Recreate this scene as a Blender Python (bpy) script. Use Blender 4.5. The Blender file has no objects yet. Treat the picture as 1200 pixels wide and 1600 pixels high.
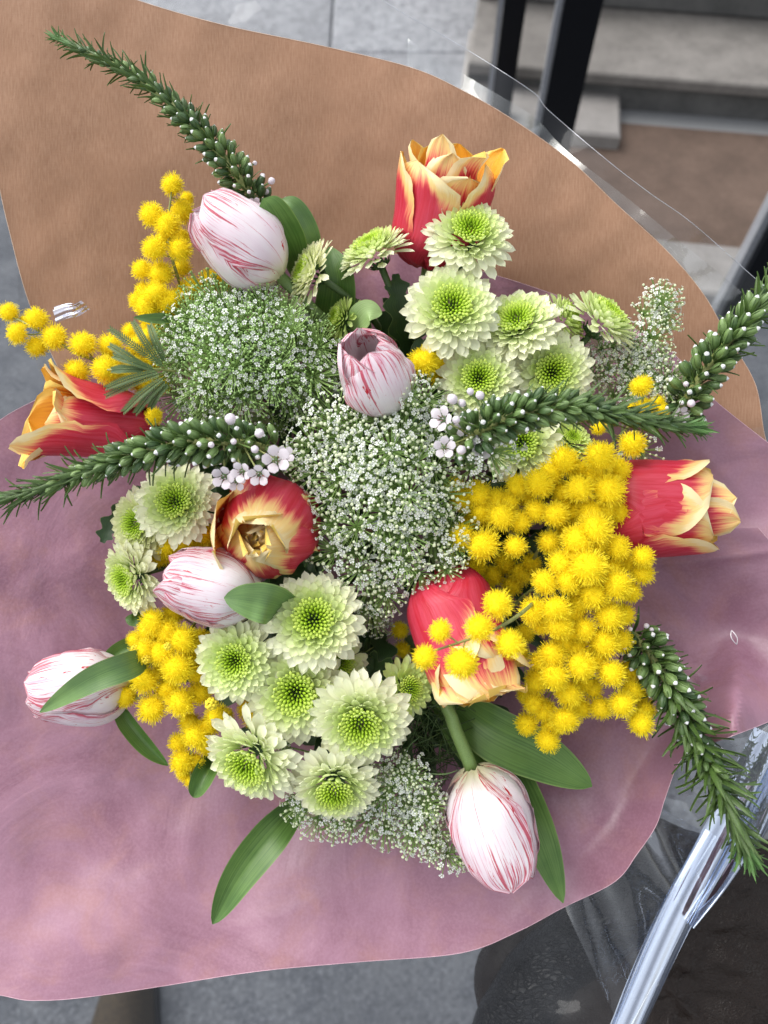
import bpy, math, random
from mathutils import Vector, Matrix, noise
R_ = math.radians
random.seed(7)
D = bpy.data
scene = bpy.context.scene
COL = scene.collection

# ------------------------------------------------------------------ camera
PITCH = 30.0
CAMZ = 1.5
cam = D.objects.new('camera', D.cameras.new('camera'))
COL.objects.link(cam)
scene.camera = cam
cam.location = (0, 0, CAMZ)
cam.rotation_euler = (R_(PITCH), 0, 0)
cam.data.sensor_fit = 'HORIZONTAL'
cam.data.sensor_width = 27.0
cam.data.lens = 27.0
cam.data.clip_start = 0.01
cam.data.clip_end = 200
cam.data.dof.use_dof = True
cam.data.dof.focus_distance = 0.455
cam.data.dof.aperture_fstop = 7.0

# ------------------------------------------------------------------ sky, sun, exposure
w = D.worlds.new("World"); scene.world = w; w.use_nodes = True
nt = w.node_tree; bg = nt.nodes['Background']
sky = nt.nodes.new('ShaderNodeTexSky'); sky.sky_type = 'NISHITA'; sky.sun_disc = False
SUN = Vector((-0.52, 0.30, 0.80)).normalized()
sky.sun_elevation = math.asin(SUN.z)
sky.sun_rotation = math.atan2(SUN.x, SUN.y)
sky.air_density = 1.0; sky.dust_density = 3.0; sky.ozone_density = 1.0
hs = nt.nodes.new('ShaderNodeHueSaturation'); hs.inputs['Saturation'].default_value = .22   # an overcast, nearly white sky
nt.links.new(sky.outputs[0], hs.inputs['Color']); nt.links.new(hs.outputs[0], bg.inputs[0]); bg.inputs[1].default_value = 0.15
sl = D.lights.new('sun', 'SUN'); sl.energy = 1.05; sl.angle = R_(64); sl.color = (1, .96, .90)
so = D.objects.new('sun', sl); COL.objects.link(so)
so.rotation_euler = SUN.to_track_quat('Z', 'Y').to_euler()
scene.view_settings.view_transform = 'Standard'
scene.view_settings.look = 'None'
scene.view_settings.exposure = 1.02
scene.view_settings.gamma = 1
scene.cycles.max_bounces = 8
scene.cycles.transparent_max_bounces = 12
scene.cycles.diffuse_bounces = 3
scene.cycles.glossy_bounces = 3
scene.cycles.caustics_reflective = False
scene.cycles.caustics_refractive = False

# ------------------------------------------------------------------ frames
# the bouquet is held facing the viewer: it leans 30 degrees from level
RC = Matrix.Rotation(R_(PITCH), 3, 'X')
CAMP = Vector((0, 0, CAMZ))
D0 = 0.48
def P(px, py, h=0.0):
    """point on the bouquet: position on its face, h metres proud of its middle plane"""
    d = D0 - h
    return CAMP + RC @ Vector(((px - 600) / 1200 * d, (800 - py) / 1200 * d, -d))
def K(h=0.0): return (D0 - h) / 1200
def V(x, y, z): return RC @ Vector((x, y, z))
TOCAM = V(0, 0, 1)
def G(px, py, z=0.0):
    v = RC @ Vector(((px - 600) / 1200, (800 - py) / 1200, -1))
    return CAMP + v * ((z - CAMZ) / v.z)
def frame(origin, zdir, xhint=None, s=1.0):
    z = zdir.normalized()
    xh = xhint if xhint else TOCAM
    x = xh - z * xh.dot(z)
    if x.length < 1e-3:
        xh = V(0, 1, 0); x = xh - z * xh.dot(z)
    x.normalize(); y = z.cross(x)
    m = Matrix((x, y, z)).transposed().to_4x4()
    return Matrix.Translation(origin) @ m @ Matrix.Scale(s, 4)

# ------------------------------------------------------------------ helpers
def mk(name, verts, faces, mats, uv=None, smooth=True, midx=None):
    me = D.meshes.new(name)
    me.from_pydata([tuple(v) for v in verts], [], faces)
    if not isinstance(mats, (list, tuple)): mats = [mats]
    for m in mats: me.materials.append(m)
    if midx: me.polygons.foreach_set('material_index', midx)
    if smooth: me.polygons.foreach_set('use_smooth', [True] * len(me.polygons))
    if uv:
        l = me.uv_layers.new(name='UVMap')
        idx = [0] * len(me.loops); me.loops.foreach_get('vertex_index', idx)
        flat = []
        for i in idx: flat += [uv[i][0], uv[i][1]]
        l.data.foreach_set('uv', flat)
    me.update()
    return me
def ob(name, data, parent=None, m=None, color=None, kind=None, label=None):
    o = D.objects.new(name, data); COL.objects.link(o)
    if parent: o.parent = parent
    if m is not None: o.matrix_basis = m
    if color: o.color = color
    if kind: o['kind'] = kind
    if label: o['label'] = label
    return o
def thing(name, label, cat, m=None, group=None, data=None):
    o = ob(name, data, None, m)
    o['label'] = label; o['category'] = cat
    if group: o['group'] = group
    if data is None: o.empty_display_size = .01
    return o

class MB:
    def __init__(s): s.v = []; s.f = []; s.uv = []; s.mi = []
    def add(s, vs, fs, uvs=None, mi=0):
        b = len(s.v); s.v += [Vector(v) for v in vs]
        s.f += [tuple(i + b for i in f) for f in fs]
        s.uv += uvs if uvs else [(0, 0)] * len(vs)
        s.mi += [mi] * len(fs)
    def tube(s, pts, rad, n=6, mi=0, cap=True):
        pts = [Vector(p) for p in pts]
        N = len(pts); vs = []; uvs = []
        up = Vector((.31, .17, .93))
        for i, p in enumerate(pts):
            t = (pts[min(i + 1, N - 1)] - pts[max(i - 1, 0)]).normalized()
            a = t.cross(up)
            if a.length < .05: a = t.cross(Vector((1, 0, 0)))
            a.normalize(); b = t.cross(a)
            r = rad[i] if isinstance(rad, (list, tuple)) else rad
            for k in range(n):
                q = 2 * math.pi * k / n
                vs.append(p + (a * math.cos(q) + b * math.sin(q)) * r); uvs.append((k / n, i / (N - 1)))
        fs = []
        for i in range(N - 1):
            for k in range(n):
                fs.append((i * n + k, i * n + (k + 1) % n, (i + 1) * n + (k + 1) % n, (i + 1) * n + k))
        if cap:
            fs.append(tuple(range(n))[::-1]); fs.append(tuple((N - 1) * n + k for k in range(n)))
        s.add(vs, fs, uvs, mi)
    def box(s, c, sz, rot=0, mi=0, bev=0.0):
        cx, cy, cz = c; hx, hy, hz = sz[0] / 2, sz[1] / 2, sz[2] / 2
        b = bev
        lay = [(-hz, b), (-hz + b, 0), (hz - b, 0), (hz, b)] if b else [(-hz, 0), (hz, 0)]
        vs = []
        for z, i in lay:
            for sx, sy in ((-1, -1), (1, -1), (1, 1), (-1, 1)):
                x, y = sx * (hx - i), sy * (hy - i)
                vs.append((cx + x * math.cos(rot) - y * math.sin(rot), cy + x * math.sin(rot) + y * math.cos(rot), cz + z))
        fs = []
        n = len(lay)
        for j in range(n - 1):
            for k in range(4):
                fs.append((j * 4 + k, j * 4 + (k + 1) % 4, (j + 1) * 4 + (k + 1) % 4, (j + 1) * 4 + k))
        fs.append((3, 2, 1, 0)); fs.append(tuple((n - 1) * 4 + k for k in range(4)))
        s.add(vs, fs, None, mi)
    def mesh(s, name, mats, smooth=True):
        return mk(name, s.v, s.f, mats, s.uv, smooth, s.mi)

def crom(pts, n):
    """Catmull-Rom through pts, n samples"""
    P_ = [Vector(p) for p in pts]
    P_ = [P_[0] * 2 - P_[1]] + P_ + [P_[-1] * 2 - P_[-2]]
    segs = len(P_) - 3; out = []
    for i in range(n):
        t = i / (n - 1) * segs; k = min(int(t), segs - 1); t -= k
        a, b, c, d = P_[k:k + 4]
        out.append(.5 * ((2 * b) + (c - a) * t + (2 * a - 5 * b + 4 * c - d) * t * t + (3 * b - a - 3 * c + d) * t ** 3))
    return out
def sstep(a, b, x):
    t = max(0, min(1, (x - a) / (b - a))); return t * t * (3 - 2 * t)

# ------------------------------------------------------------------ materials
class N:
    """small node-graph writer"""
    def __init__(s, name):
        s.m = D.materials.new(name); s.m.use_nodes = True
        s.t = s.m.node_tree; s.t.nodes.clear()
        s.out = s.t.nodes.new('ShaderNodeOutputMaterial')
    def n(s, typ, **kw):
        x = s.t.nodes.new('ShaderNode' + typ)
        for k, v in kw.items(): setattr(x, k, v)
        return x
    def put(s, sock, val):
        if val is None: return
        if isinstance(val, bpy.types.NodeSocket): s.t.links.new(val, sock)
        else:
            if isinstance(val, tuple) and len(val) == 3 and sock.type == 'RGBA': val = (*val, 1)
            sock.default_value = val
    def tc(s, which='UV'): return s.n('TexCoord').outputs[which]
    def sep(s, v):
        x = s.n('SeparateXYZ'); s.put(x.inputs[0], v); return x.outputs
    def comb(s, x, y, z=0.0):
        c = s.n('CombineXYZ')
        for i, q in enumerate((x, y, z)): s.put(c.inputs[i], q)
        return c.outputs[0]
    def math(s, op, a, b=0.0, c=None):
        x = s.n('Math', operation=op); s.put(x.inputs[0], a); s.put(x.inputs[1], b)
        if c is not None: s.put(x.inputs[2], c)
        return x.outputs[0]
    def vmath(s, op, a, b):
        x = s.n('VectorMath', operation=op); s.put(x.inputs[0], a); s.put(x.inputs[1], b); return x.outputs[0]
    def noise(s, vec, scale, detail=3, rough=.5, dist=0, out=0):
        x = s.n('TexNoise'); s.put(x.inputs['Vector'], vec)
        x.inputs['Scale'].default_value = scale; x.inputs['Detail'].default_value = detail
        x.inputs['Roughness'].default_value = rough; x.inputs['Distortion'].default_value = dist
        return x.outputs[out]
    def vor(s, vec, scale, feature='F1', out='Distance'):
        x = s.n('TexVoronoi', feature=feature); s.put(x.inputs['Vector'], vec); x.inputs['Scale'].default_value = scale
        return x.outputs[out]
    def ss(s, v, a, b, lo=0.0, hi=1.0):
        x = s.n('MapRange', interpolation_type='SMOOTHSTEP'); s.put(x.inputs[0], v)
        s.put(x.inputs[1], a); s.put(x.inputs[2], b); s.put(x.inputs[3], lo); s.put(x.inputs[4], hi)
        return x.outputs[0]
    def mix(s, f, a, b, bt='MIX'):
        x = s.n('Mix', data_type='RGBA', blend_type=bt); s.put(x.inputs[0], f); s.put(x.inputs[6], a); s.put(x.inputs[7], b)
        return x.outputs[2]
    def ramp(s, f, stops):
        x = s.n('ValToRGB'); s.put(x.inputs[0], f); e = x.color_ramp.elements
        while len(e) < len(stops): e.new(.5)
        for q, (p, c) in zip(e, stops): q.position = p; q.color = (*c, 1)
        return x.outputs[0]
    def bump(s, h, strength=.3, dist=.001):
        x = s.n('Bump'); x.inputs['Strength'].default_value = strength; x.inputs['Distance'].default_value = dist
        s.put(x.inputs['Height'], h); return x.outputs[0]
    def rnd(s): return s.n('ObjectInfo').outputs['Random']
    def objcol(s): return s.n('ObjectInfo').outputs['Color']
    def done(s, col, rough=.5, spec=.5, bump=None, trans=0.0, tcol=None, coat=0.0, coat_r=.1, sheen=0.0):
        p = s.n('BsdfPrincipled'); s.put(p.inputs['Base Color'], col); s.put(p.inputs['Roughness'], rough)
        p.inputs['Specular IOR Level'].default_value = spec
        s.put(p.inputs['Coat Weight'], coat); p.inputs['Coat Roughness'].default_value = coat_r
        p.inputs['Sheen Weight'].default_value = sheen
        if bump is not None: s.put(p.inputs['Normal'], bump)
        o = p.outputs[0]
        if trans > 0:
            t = s.n('BsdfTranslucent'); s.put(t.inputs[0], tcol if tcol is not None else col)
            if bump is not None: s.put(t.inputs['Normal'], bump)
            mx = s.n('MixShader'); mx.inputs[0].default_value = trans
            s.t.links.new(o, mx.inputs[1]); s.t.links.new(t.outputs[0], mx.inputs[2]); o = mx.outputs[0]
        s.t.links.new(o, s.out.inputs[0])
        return s.m

def m_striped():
    n = N('striped_petal'); uv = n.sep(n.tc()); r = n.rnd()
    u = n.math('ABSOLUTE', n.math('SUBTRACT', uv[0], .5)); v = uv[1]
    off = n.math('MULTIPLY', r, 37.0)
    # flames run up the petal: many along the width, long along the length
    fan = n.math('MULTIPLY', n.math('SUBTRACT', uv[0], .5), n.math('SUBTRACT', 1.55, n.math('MULTIPLY', v, .8)))
    s1 = n.noise(n.comb(n.math('ADD', n.math('MULTIPLY', fan, 36.), off), n.math('MULTIPLY', v, 1.6), off), 1.0, 4, .62, .35)
    s2 = n.noise(n.comb(n.math('ADD', n.math('MULTIPLY', fan, 75.), off), n.math('MULTIPLY', v, 4.0), off), 1.0, 3, .6, .3)
    edge = n.ss(u, .12, .47)
    tip = n.ss(v, .35, 1.0)
    amt = n.math('MAXIMUM', n.math('MULTIPLY', edge, .85), n.math('MULTIPLY', tip, .75))
    k1 = n.ss(n.math('ADD', s1, n.math('MULTIPLY', amt, .19)), .64, .70)
    k2 = n.ss(n.math('ADD', s2, n.math('MULTIPLY', amt, .22)), .62, .78)
    blot = n.ss(n.noise(n.comb(n.math('ADD', n.math('MULTIPLY', uv[0], 9.), off), n.math('MULTIPLY', v, 3.2), off), 1., 4, .65, .9), .64, .67)
    base = n.mix(n.ss(n.noise(n.comb(uv[0], v, off), 3, 2), .3, .75), (.86, .82, .84), (.80, .68, .74))
    base = n.mix(n.ss(v, .28, .0), base, (.70, .68, .42))
    veins = n.ss(n.noise(n.comb(n.math('MULTIPLY', fan, 160.), n.math('MULTIPLY', v, 3.), off), 1., 2, .5), .4, .7, 0., .10)
    c = n.mix(veins, base, (.6, .50, .56))
    c = n.mix(n.math('MULTIPLY', k2, .50), c, (.60, .12, .26))
    c = n.mix(n.math('MULTIPLY', k1, .85), c, (.50, .015, .06))
    c = n.mix(blot, c, (.50, .008, .025))
    b = n.bump(n.noise(n.comb(n.math('MULTIPLY', fan, 120.), n.math('MULTIPLY', v, 3.), off), 1., 3), .35, .0006)
    return n.done(c, .42, .4, b, .22)
def m_redtulip():
    n = N('flamed_petal'); uv = n.sep(n.tc()); r = n.rnd(); v = uv[1]
    u = n.math('ABSOLUTE', n.math('SUBTRACT', uv[0], .5)); off = n.math('MULTIPLY', r, 23.0)
    fan = n.math('MULTIPLY', n.math('SUBTRACT', uv[0], .5), n.math('SUBTRACT', 1.5, n.math('MULTIPLY', v, .6)))
    st = n.noise(n.comb(n.math('ADD', n.math('MULTIPLY', fan, 26.), off), n.math('MULTIPLY', v, 2.2), off), 1., 4, .6, .2)
    fine = n.noise(n.comb(n.math('MULTIPLY', fan, 130.), n.math('MULTIPLY', v, 4.), off), 1., 2, .5)
    q = n.math('ADD', n.math('MULTIPLY', n.ss(u, .2, .5), n.ss(v, .1, .65)), n.math('MULTIPLY', n.ss(v, .58, 1.0), 1.15))
    q = n.math('ADD', q, n.math('MULTIPLY', n.math('SUBTRACT', st, .5), 1.1))
    q = n.math('ADD', q, n.math('MULTIPLY', n.math('SUBTRACT', fine, .5), .35))
    q = n.math('SUBTRACT', q, n.math('MULTIPLY', n.sep(n.objcol())[2], .30))
    red = n.mix(n.ss(st, .3, .7), (.54, .018, .040), (.62, .055, .10))
    out = n.mix(n.ss(q, .30, .62), red, (.78, .22, .13))
    out = n.mix(n.ss(q, .48, .86), out, (.86, .60, .22))
    out = n.mix(n.ss(q, .85, 1.35), out, (.87, .74, .42))
    inn = n.mix(n.ss(n.math('ADD', n.math('MULTIPLY', v, 1.0), n.math('MULTIPLY', n.math('SUBTRACT', st, .5), .9)), .38, .95), (.50, .025, .012), (.84, .40, .035))
    inn = n.mix(n.ss(q, .9, 1.3), inn, (.86, .60, .13))
    c = n.mix(n.n('NewGeometry').outputs['Backfacing'], out, inn)
    b = n.bump(fine, .35, .0006)
    return n.done(c, .38, .45, b, .20)
def m_leaf(name, c1, c2, rough=.42, vein=1.0, trans=.18):
    n = N(name); uv = n.sep(n.tc()); r = n.rnd()
    ln = n.noise(n.comb(n.math('MULTIPLY', uv[0], 34.), n.math('MULTIPLY', uv[1], 1.5), n.math('MULTIPLY', r, 30.)), 1., 3, .55)
    big = n.noise(n.tc('Object'), 35, 3)
    c = n.mix(n.ss(n.math('ADD', n.math('MULTIPLY', ln, .5 * vein), n.math('MULTIPLY', big, .6)), .38, .72), c1, c2)
    par = n.ss(n.math('SINE', n.math('MULTIPLY', uv[0], 95.)), .55, 1., 0., .28 * vein)
    c = n.mix(par, c, tuple(x * .6 for x in c1))
    e = n.ss(n.math('ABSOLUTE', n.math('SUBTRACT', uv[0], .5)), .46, .5)
    c = n.mix(n.math('MULTIPLY', e, .5), c, (.28, .38, .12))
    return n.done(c, rough, .5, n.bump(ln, .25 * vein, .0005), trans)
def m_simple(name, col, rough=.5, var=.15, sc=200, trans=0., spec=.5, col2=None):
    n = N(name); q = n.noise(n.tc('Object'), sc, 3)
    c = n.mix(n.ss(q, .3, .7), col, col2 if col2 else tuple(min(1, x * (1 + var * 2)) for x in col))
    return n.done(c, rough, spec, None, trans)
def m_mumpetal():
    n = N('mum_petal'); uv = n.sep(n.tc()); v = uv[1]; oc = n.objcol(); r = n.rnd()
    ln = n.noise(n.comb(n.math('MULTIPLY', uv[0], 14.), v, n.math('MULTIPLY', r, 20.)), 1., 2)
    c = n.mix(n.ss(v, -.2, .45), (.52, .72, .17), oc)
    c = n.mix(n.math('MULTIPLY', n.ss(ln, .4, .7), .14), c, (.60, .72, .38))
    c = n.mix(n.math('MULTIPLY', n.ss(r, .90, 1.), n.ss(v, .93, 1., 0., .45)), c, (.60, .47, .33))
    return n.done(c, .46, .3, n.bump(ln, .12, .0003), .34)
def m_mumcore():
    n = N('mum_core'); uv = n.sep(n.tc())
    c = n.ramp(uv[1], [(0, (.27, .46, .02)), (.45, (.50, .72, .04)), (1, (.70, .83, .20))])
    c = n.mix(n.ss(uv[0], .3, 1.), n.mix(.35, c, (.08, .2, .01)), c)
    return n.done(c, .5, .35, None, .35)
def m_kraft():
    n = N('kraft_paper'); t = n.tc('UV'); s = n.sep(t)
    o = n.tc('Object')
    fib = n.noise(n.comb(n.math('MULTIPLY', s[0], 500.), n.math('MULTIPLY', s[1], 60.)), 1., 4, .6)
    fib2 = n.noise(n.comb(n.math('MULTIPLY', s[0], 90.), n.math('MULTIPLY', s[1], 500.)), 1., 3, .6)
    blot = n.noise(o, 14, 4, .6)
    fleck = n.noise(o, 420, 3, .7)
    c = n.mix(n.ss(fib, .3, .72), (.290, .157, .092), (.372, .218, .136))
    c = n.mix(n.ss(fib2, .35, .75, 0., .16), c, (.46, .28, .18))
    c = n.mix(n.ss(blot, .35, .7, 0., .35), c, (.36, .195, .115))
    c = n.mix(n.ss(fleck, .64, .72, 0., .4), c, (.22, .11, .06))
    h = n.math('ADD', fib, n.math('MULTIPLY', blot, 2.))
    return n.done(c, .62, .35, n.bump(h, .12, .0008), .06)
def m_pink():
    n = N('plum_paper'); o = n.tc('Object'); s = n.sep(n.tc('UV'))
    mot = n.noise(o, 9, 5, .62, 1.2); mot2 = n.noise(o, 26, 4, .6, .6)
    grain = n.noise(o, 520, 2, .6)
    c = n.mix(n.ss(mot, .32, .68), (.243, .112, .158), (.358, .190, .256))
    c = n.mix(n.math('MULTIPLY', n.ss(mot2, .44, .74), .36), c, (.42, .205, .155))  # tan mottle: reflections in the clear film, painted into the paper colour
    c = n.mix(n.ss(grain, .35, .7, 0., .16), c, (.50, .30, .38))
    h = n.math('ADD', n.math('MULTIPLY', mot, 3.), n.math('MULTIPLY', grain, .10))
    return n.done(c, n.ss(mot2, .3, .7, .34, .55), .4, n.bump(h, .25, .003), .05, coat=.25, coat_r=.28)
def m_film(name='clear_film', k=1.0, add=.0, bs=.55, tint=(.95, .97, 1, 1)):
    n = N(name); o = n.tc('Object')
    h = n.math('ADD', n.noise(o, 7, 3, .55, .8), n.math('MULTIPLY', n.noise(o, 30, 2, .5, .5), .05))
    bp = n.bump(h, bs, .012)
    f = n.n('Fresnel'); f.inputs[0].default_value = 1.5; n.put(f.inputs['Normal'], bp)
    g = n.n('BsdfGlossy'); g.inputs['Roughness'].default_value = .045; n.put(g.inputs['Normal'], bp)
    g.inputs['Color'].default_value = tint
    t = n.n('BsdfTransparent'); t.inputs[0].default_value = (.965, .97, .97, 1)
    mx = n.n('MixShader'); fac = n.math('MINIMUM', n.math('ADD', n.math('MULTIPLY', f.outputs[0], k), add), .92)
    n.put(mx.inputs[0], fac); n.t.links.new(t.outputs[0], mx.inputs[1]); n.t.links.new(g.outputs[0], mx.inputs[2])
    n.t.links.new(mx.outputs[0], n.out.inputs[0]); return n.m
def m_stone(name, c1, c2, sc=30, rough=.8, speck=.35):
    n = N(name); o = n.tc('Object')
    a = n.noise(o, sc, 6, .65); b = n.noise(o, sc * 9, 4, .75); big = n.noise(o, 3.1, 4, .6)
    c = n.mix(n.ss(a, .3, .7), c1, c2)
    c = n.mix(n.ss(b, .52, .66, 0., speck), c, tuple(min(1, x * 1.6) for x in c2))
    c = n.mix(n.ss(b, .48, .36, 0., speck), c, tuple(x * .45 for x in c1))
    c = n.mix(n.ss(big, .4, .7, 0., .4), c, tuple(x * .75 for x in c1))
    return n.done(c, rough, .4, n.bump(n.math('ADD', a, n.math('MULTIPLY', b, .6)), .6, .004))
def m_bud():
    n = N('spike_bud'); r = n.rnd(); q = n.noise(n.tc('Object'), 3, 3)
    c = n.mix(n.ss(n.math('ADD', n.math('MULTIPLY', r, .7), n.math('MULTIPLY', q, .5)), .25, .95), (.040, .085, .026), (.16, .25, .080))
    return n.done(c, .42, .45)
def m_leather(name, col, sc=90, st=.9):
    n = N(name); o = n.tc('Object')
    ww = n.vmath('ADD', o, n.vmath('MULTIPLY', n.noise(o, 20, 3, .5, 0, 1), (.03, .03, .03)))
    v = n.vor(n.vmath('MULTIPLY', ww, (1., 2.4, 1.3)), sc, 'DISTANCE_TO_EDGE')
    cr = n.ss(v, .0, .16)
    fine = n.noise(o, 600, 3)
    c = n.mix(n.noise(o, 40, 3), col, tuple(x * 1.7 for x in col))
    return n.done(c, n.ss(cr, 0., 1., .6, .30), .30, n.bump(n.math('ADD', cr, n.math('MULTIPLY', fine, .25)), st, .0045))

M = dict(
    striped=m_striped(), red=m_redtulip(),
    leaf=m_leaf('tulip_leaf', (.055, .135, .022), (.135, .255, .055)),
    leaf_blue=m_leaf('tulip_leaf_pale', (.085, .17, .055), (.17, .30, .09)),
    leaf_pale=m_leaf('pale_leaf', (.28, .44, .14), (.40, .55, .24), .5),
    leaf_dark=m_leaf('dark_leaf', (.018, .050, .014), (.045, .10, .025), .5),
    fern=m_leaf('mimosa_leaf', (.06, .11, .03), (.11, .18, .055), .55),
    stem=m_simple('green_stem', (.11, .19, .05), .45, col2=(.18, .27, .08)),
    stem_dark=m_simple('dark_stem', (.035, .075, .018), .5, col2=(.07, .12, .03)),
    stem_olive=m_simple('olive_stem', (.19, .22, .06), .55, col2=(.30, .32, .11)),
    twig=m_simple('brown_twig', (.12, .07, .04), .6),
    mump=m_mumpetal(), mumc=m_mumcore(),
    yel=m_simple('mimosa_filament', (.96, .79, .018), .6, col2=(.97, .85, .05), sc=700, trans=.35, spec=.2),
    yel2=m_simple('mimosa_heart', (.88, .64, .01), .8, col2=(.92, .74, .02), sc=500, spec=.1),
    budy=m_simple('mimosa_bud', (.74, .56, .03), .6, col2=(.82, .68, .06), sc=700, spec=.2),
    wht=m_simple('white_floret', (.76, .80, .74), .6, col2=(.84, .86, .83), sc=900, trans=.25),
    grw=m_simple('green_white_floret', (.64, .73, .44), .6, col2=(.80, .84, .64), sc=900, trans=.2),
    ray=m_simple('umbel_ray', (.19, .32, .08), .55, col2=(.31, .45, .14)),
    ray2=m_simple('green_floret', (.26, .44, .11), .55, col2=(.42, .60, .24), sc=900),
    budg=m_bud(),
    budw=m_simple('bud_white_tip', (.78, .80, .80), .45, col2=(.84, .84, .86), trans=.15),
    need=m_leaf('needle_leaf', (.044, .090, .018), (.092, .165, .036), .42),
    need2=m_leaf('young_needle_leaf', (.060, .16, .035), (.12, .25, .06), .45),
    petw=m_simple('small_white_petal', (.74, .66, .73), .5, col2=(.84, .80, .84), trans=.3),
    brn=m_simple('flower_throat', (.17, .05, .05), .6),
    kraft=m_kraft(), pink=m_pink(), film=m_film(k=.8, bs=.6), film3=m_film('film_layer_thin', k=1.2, bs=.5), film2=m_film('film_layer', k=2.4, bs=.65, tint=(.95, .96, .93, 1)), fold=m_film('folded_film', 1.5, .36, .12, (.74, .83, 1, 1)),
    edgef=m_film('film_edge', 3, .35),
    gran=m_stone('granite', (.16, .165, .18), (.30, .31, .33), 34, .8, .8),
    slate=m_stone('asphalt', (.050, .056, .068), (.095, .102, .115), 12, .85, .6),
    pale=m_stone('pale_stone', (.20, .188, .178), (.27, .258, .245), 10, .75, .12),
    step=m_stone('step_stone', (.125, .117, .108), (.19, .178, .165), 8, .8, .15),
    step2=m_stone('riser_stone', (.075, .075, .073), (.12, .118, .114), 10, .8, .15),
    mat=m_stone('brown_mat', (.085, .058, .044), (.125, .086, .066), 8, .95, .15),
    black=m_simple('black_metal', (.002, .0025, .004), .4, spec=.2),
    leath=m_leather('black_leather', (.005, .005, .006), 150, .6),
    leath2=m_leather('dark_brown_leather', (.008, .0045, .003), 260, .3),
    suede=m_simple('brown_suede', (.014, .009, .004), .9, col2=(.03, .02, .009)),
    plastic=m_simple('staple_plastic', (.6, .55, .58), .25),
    skin=None)

# ------------------------------------------------------------------ background: street and shop steps
YAW = R_(-8)
ground = ob('ground', mk('ground', [(-60, -60, 0), (60, -60, 0), (60, 60, 0), (-60, 60, 0)], [(0, 1, 2, 3)], M['slate'], smooth=False), kind='structure')
# granite pavement slabs along the shop
pv = ob('pavement', mk('pavement', [(-8, 1.98, .02), (8, 1.98, .02), (8, 9, .02), (-8, 9, .02), (-8, 1.98, 0), (8, 1.98, 0)],
        [(0, 1, 2, 3), (4, 5, 1, 0)], m_simple('mortar', (.17, .175, .18), .9), smooth=False), kind='structure')
sl_a = []
def slab_mesh(w_, d_, seed):
    rr = random.Random(seed); b = MB(); b.box((0, 0, .02), (w_ - .005, d_ - .005, .055), 0, 0, .006)
    return b.mesh('slab', M['gran'], False)
slabm = [slab_mesh(.96, .62, i) for i in range(2)]
for j in range(5):
    for i in range(-4, 5):
        y = 2.30 + j * .62; x = i * .96 + (.40 if j % 2 else 0) - .10
        if x > .7: continue
        ob('slab', slabm[(i + j) % 2], pv, Matrix.Translation((x, y, random.uniform(-.002, .002))))
# pale threshold stone next to the door posts
g0 = G(735, 130)
tb = MB(); tb.box((0, 0, .035), (.50, .52, .07), 0, 0, .008)
th = thing('threshold_stone', 'pale stone block at the foot of the black door posts, top of the picture', 'stone block', Matrix.Translation((.50, 2.42, 0)) @ Matrix.Rotation(YAW, 4, 'Z'), data=tb.mesh('threshold_stone', M['pale'], False))
# steps
st = thing('stone_steps', 'grey stone steps behind the black door post at upper right', 'steps', Matrix.Translation((1.25, 2.24, 0)) @ Matrix.Rotation(YAW, 4, 'Z'))
def stepbox(name, y0, y1, z0, z1, mat, bev=.006):
    b = MB(); b.box((.3, (y0 + y1) / 2, (z0 + z1) / 2), (2.6, y1 - y0, z1 - z0), 0, 0, bev)
    return ob(name, b.mesh(name, mat, False), st)
stepbox('riser', .03, .60, 0, .105, M['step2'])
stepbox('tread', 0.0, .42, .108, .145, M['step'])
stepbox('riser', .37, .95, .148, .262, M['step2'])
stepbox('tread', .345, .80, .265, .30, M['step'])
stepbox('riser', .72, 1.3, .303, .42, M['step2'])
stepbox('tread', .70, 1.2, .423, .46, M['step'])
mb = MB(); mb.box((0, 0, .012), (2.2, .56, .024), 0, 0, .006)
thing('door_mat', 'flat brown mat lying in front of the stone steps', 'mat', Matrix.Translation((1.35, 1.90, 0)) @ Matrix.Rotation(YAW, 4, 'Z'), data=mb.mesh('door_mat', M['mat'], False))
kb = MB(); kb.box((0, 0, .03), (2.2, .19, .06), 0, 0, .008)
thing('kerb_stone', 'pale kerb stone in front of the brown mat at right', 'kerb stone', Matrix.Translation((1.30, 1.52, 0)) @ Matrix.Rotation(YAW, 4, 'Z'), data=kb.mesh('kerb_stone', M['pale'], False))
def post(gx, w_, d_, label, top=1.35, strips=True):
    p = thing('door_post', label, 'door post', Matrix.Translation((gx.x, gx.y, 0)) @ Matrix.Rotation(YAW, 4, 'Z'), 'black posts of the shop door')
    b = MB(); b.box((0, 0, top / 2), (w_, d_, top), 0, 0, .003); ob('post_body', b.mesh('post_body', M['black'], False), p)
    b = MB(); b.box((-w_ * .5 - .008, 0, top / 2), (.014, d_ * .5, top), 0, 0, .002); ob('seal_strip', b.mesh('seal_strip', m_simple('grey_metal', (.22, .23, .25), .35), False), p)
    b = MB(); b.box((0, 0, .008), (w_ + .06, d_ + .06, .016), 0, 0, .003); ob('base_plate', b.mesh('base_plate', M['black'], False), p)
post(G(842, 330), .085, .07, 'thick black metal door post rising beside the stone steps')
post(G(776, 215), .060, .05, 'thinner black door post left of the thick one, behind clear film')
post(G(1085, 610), .075, .07, 'black post at the right edge behind the upper right green spike')

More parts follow.
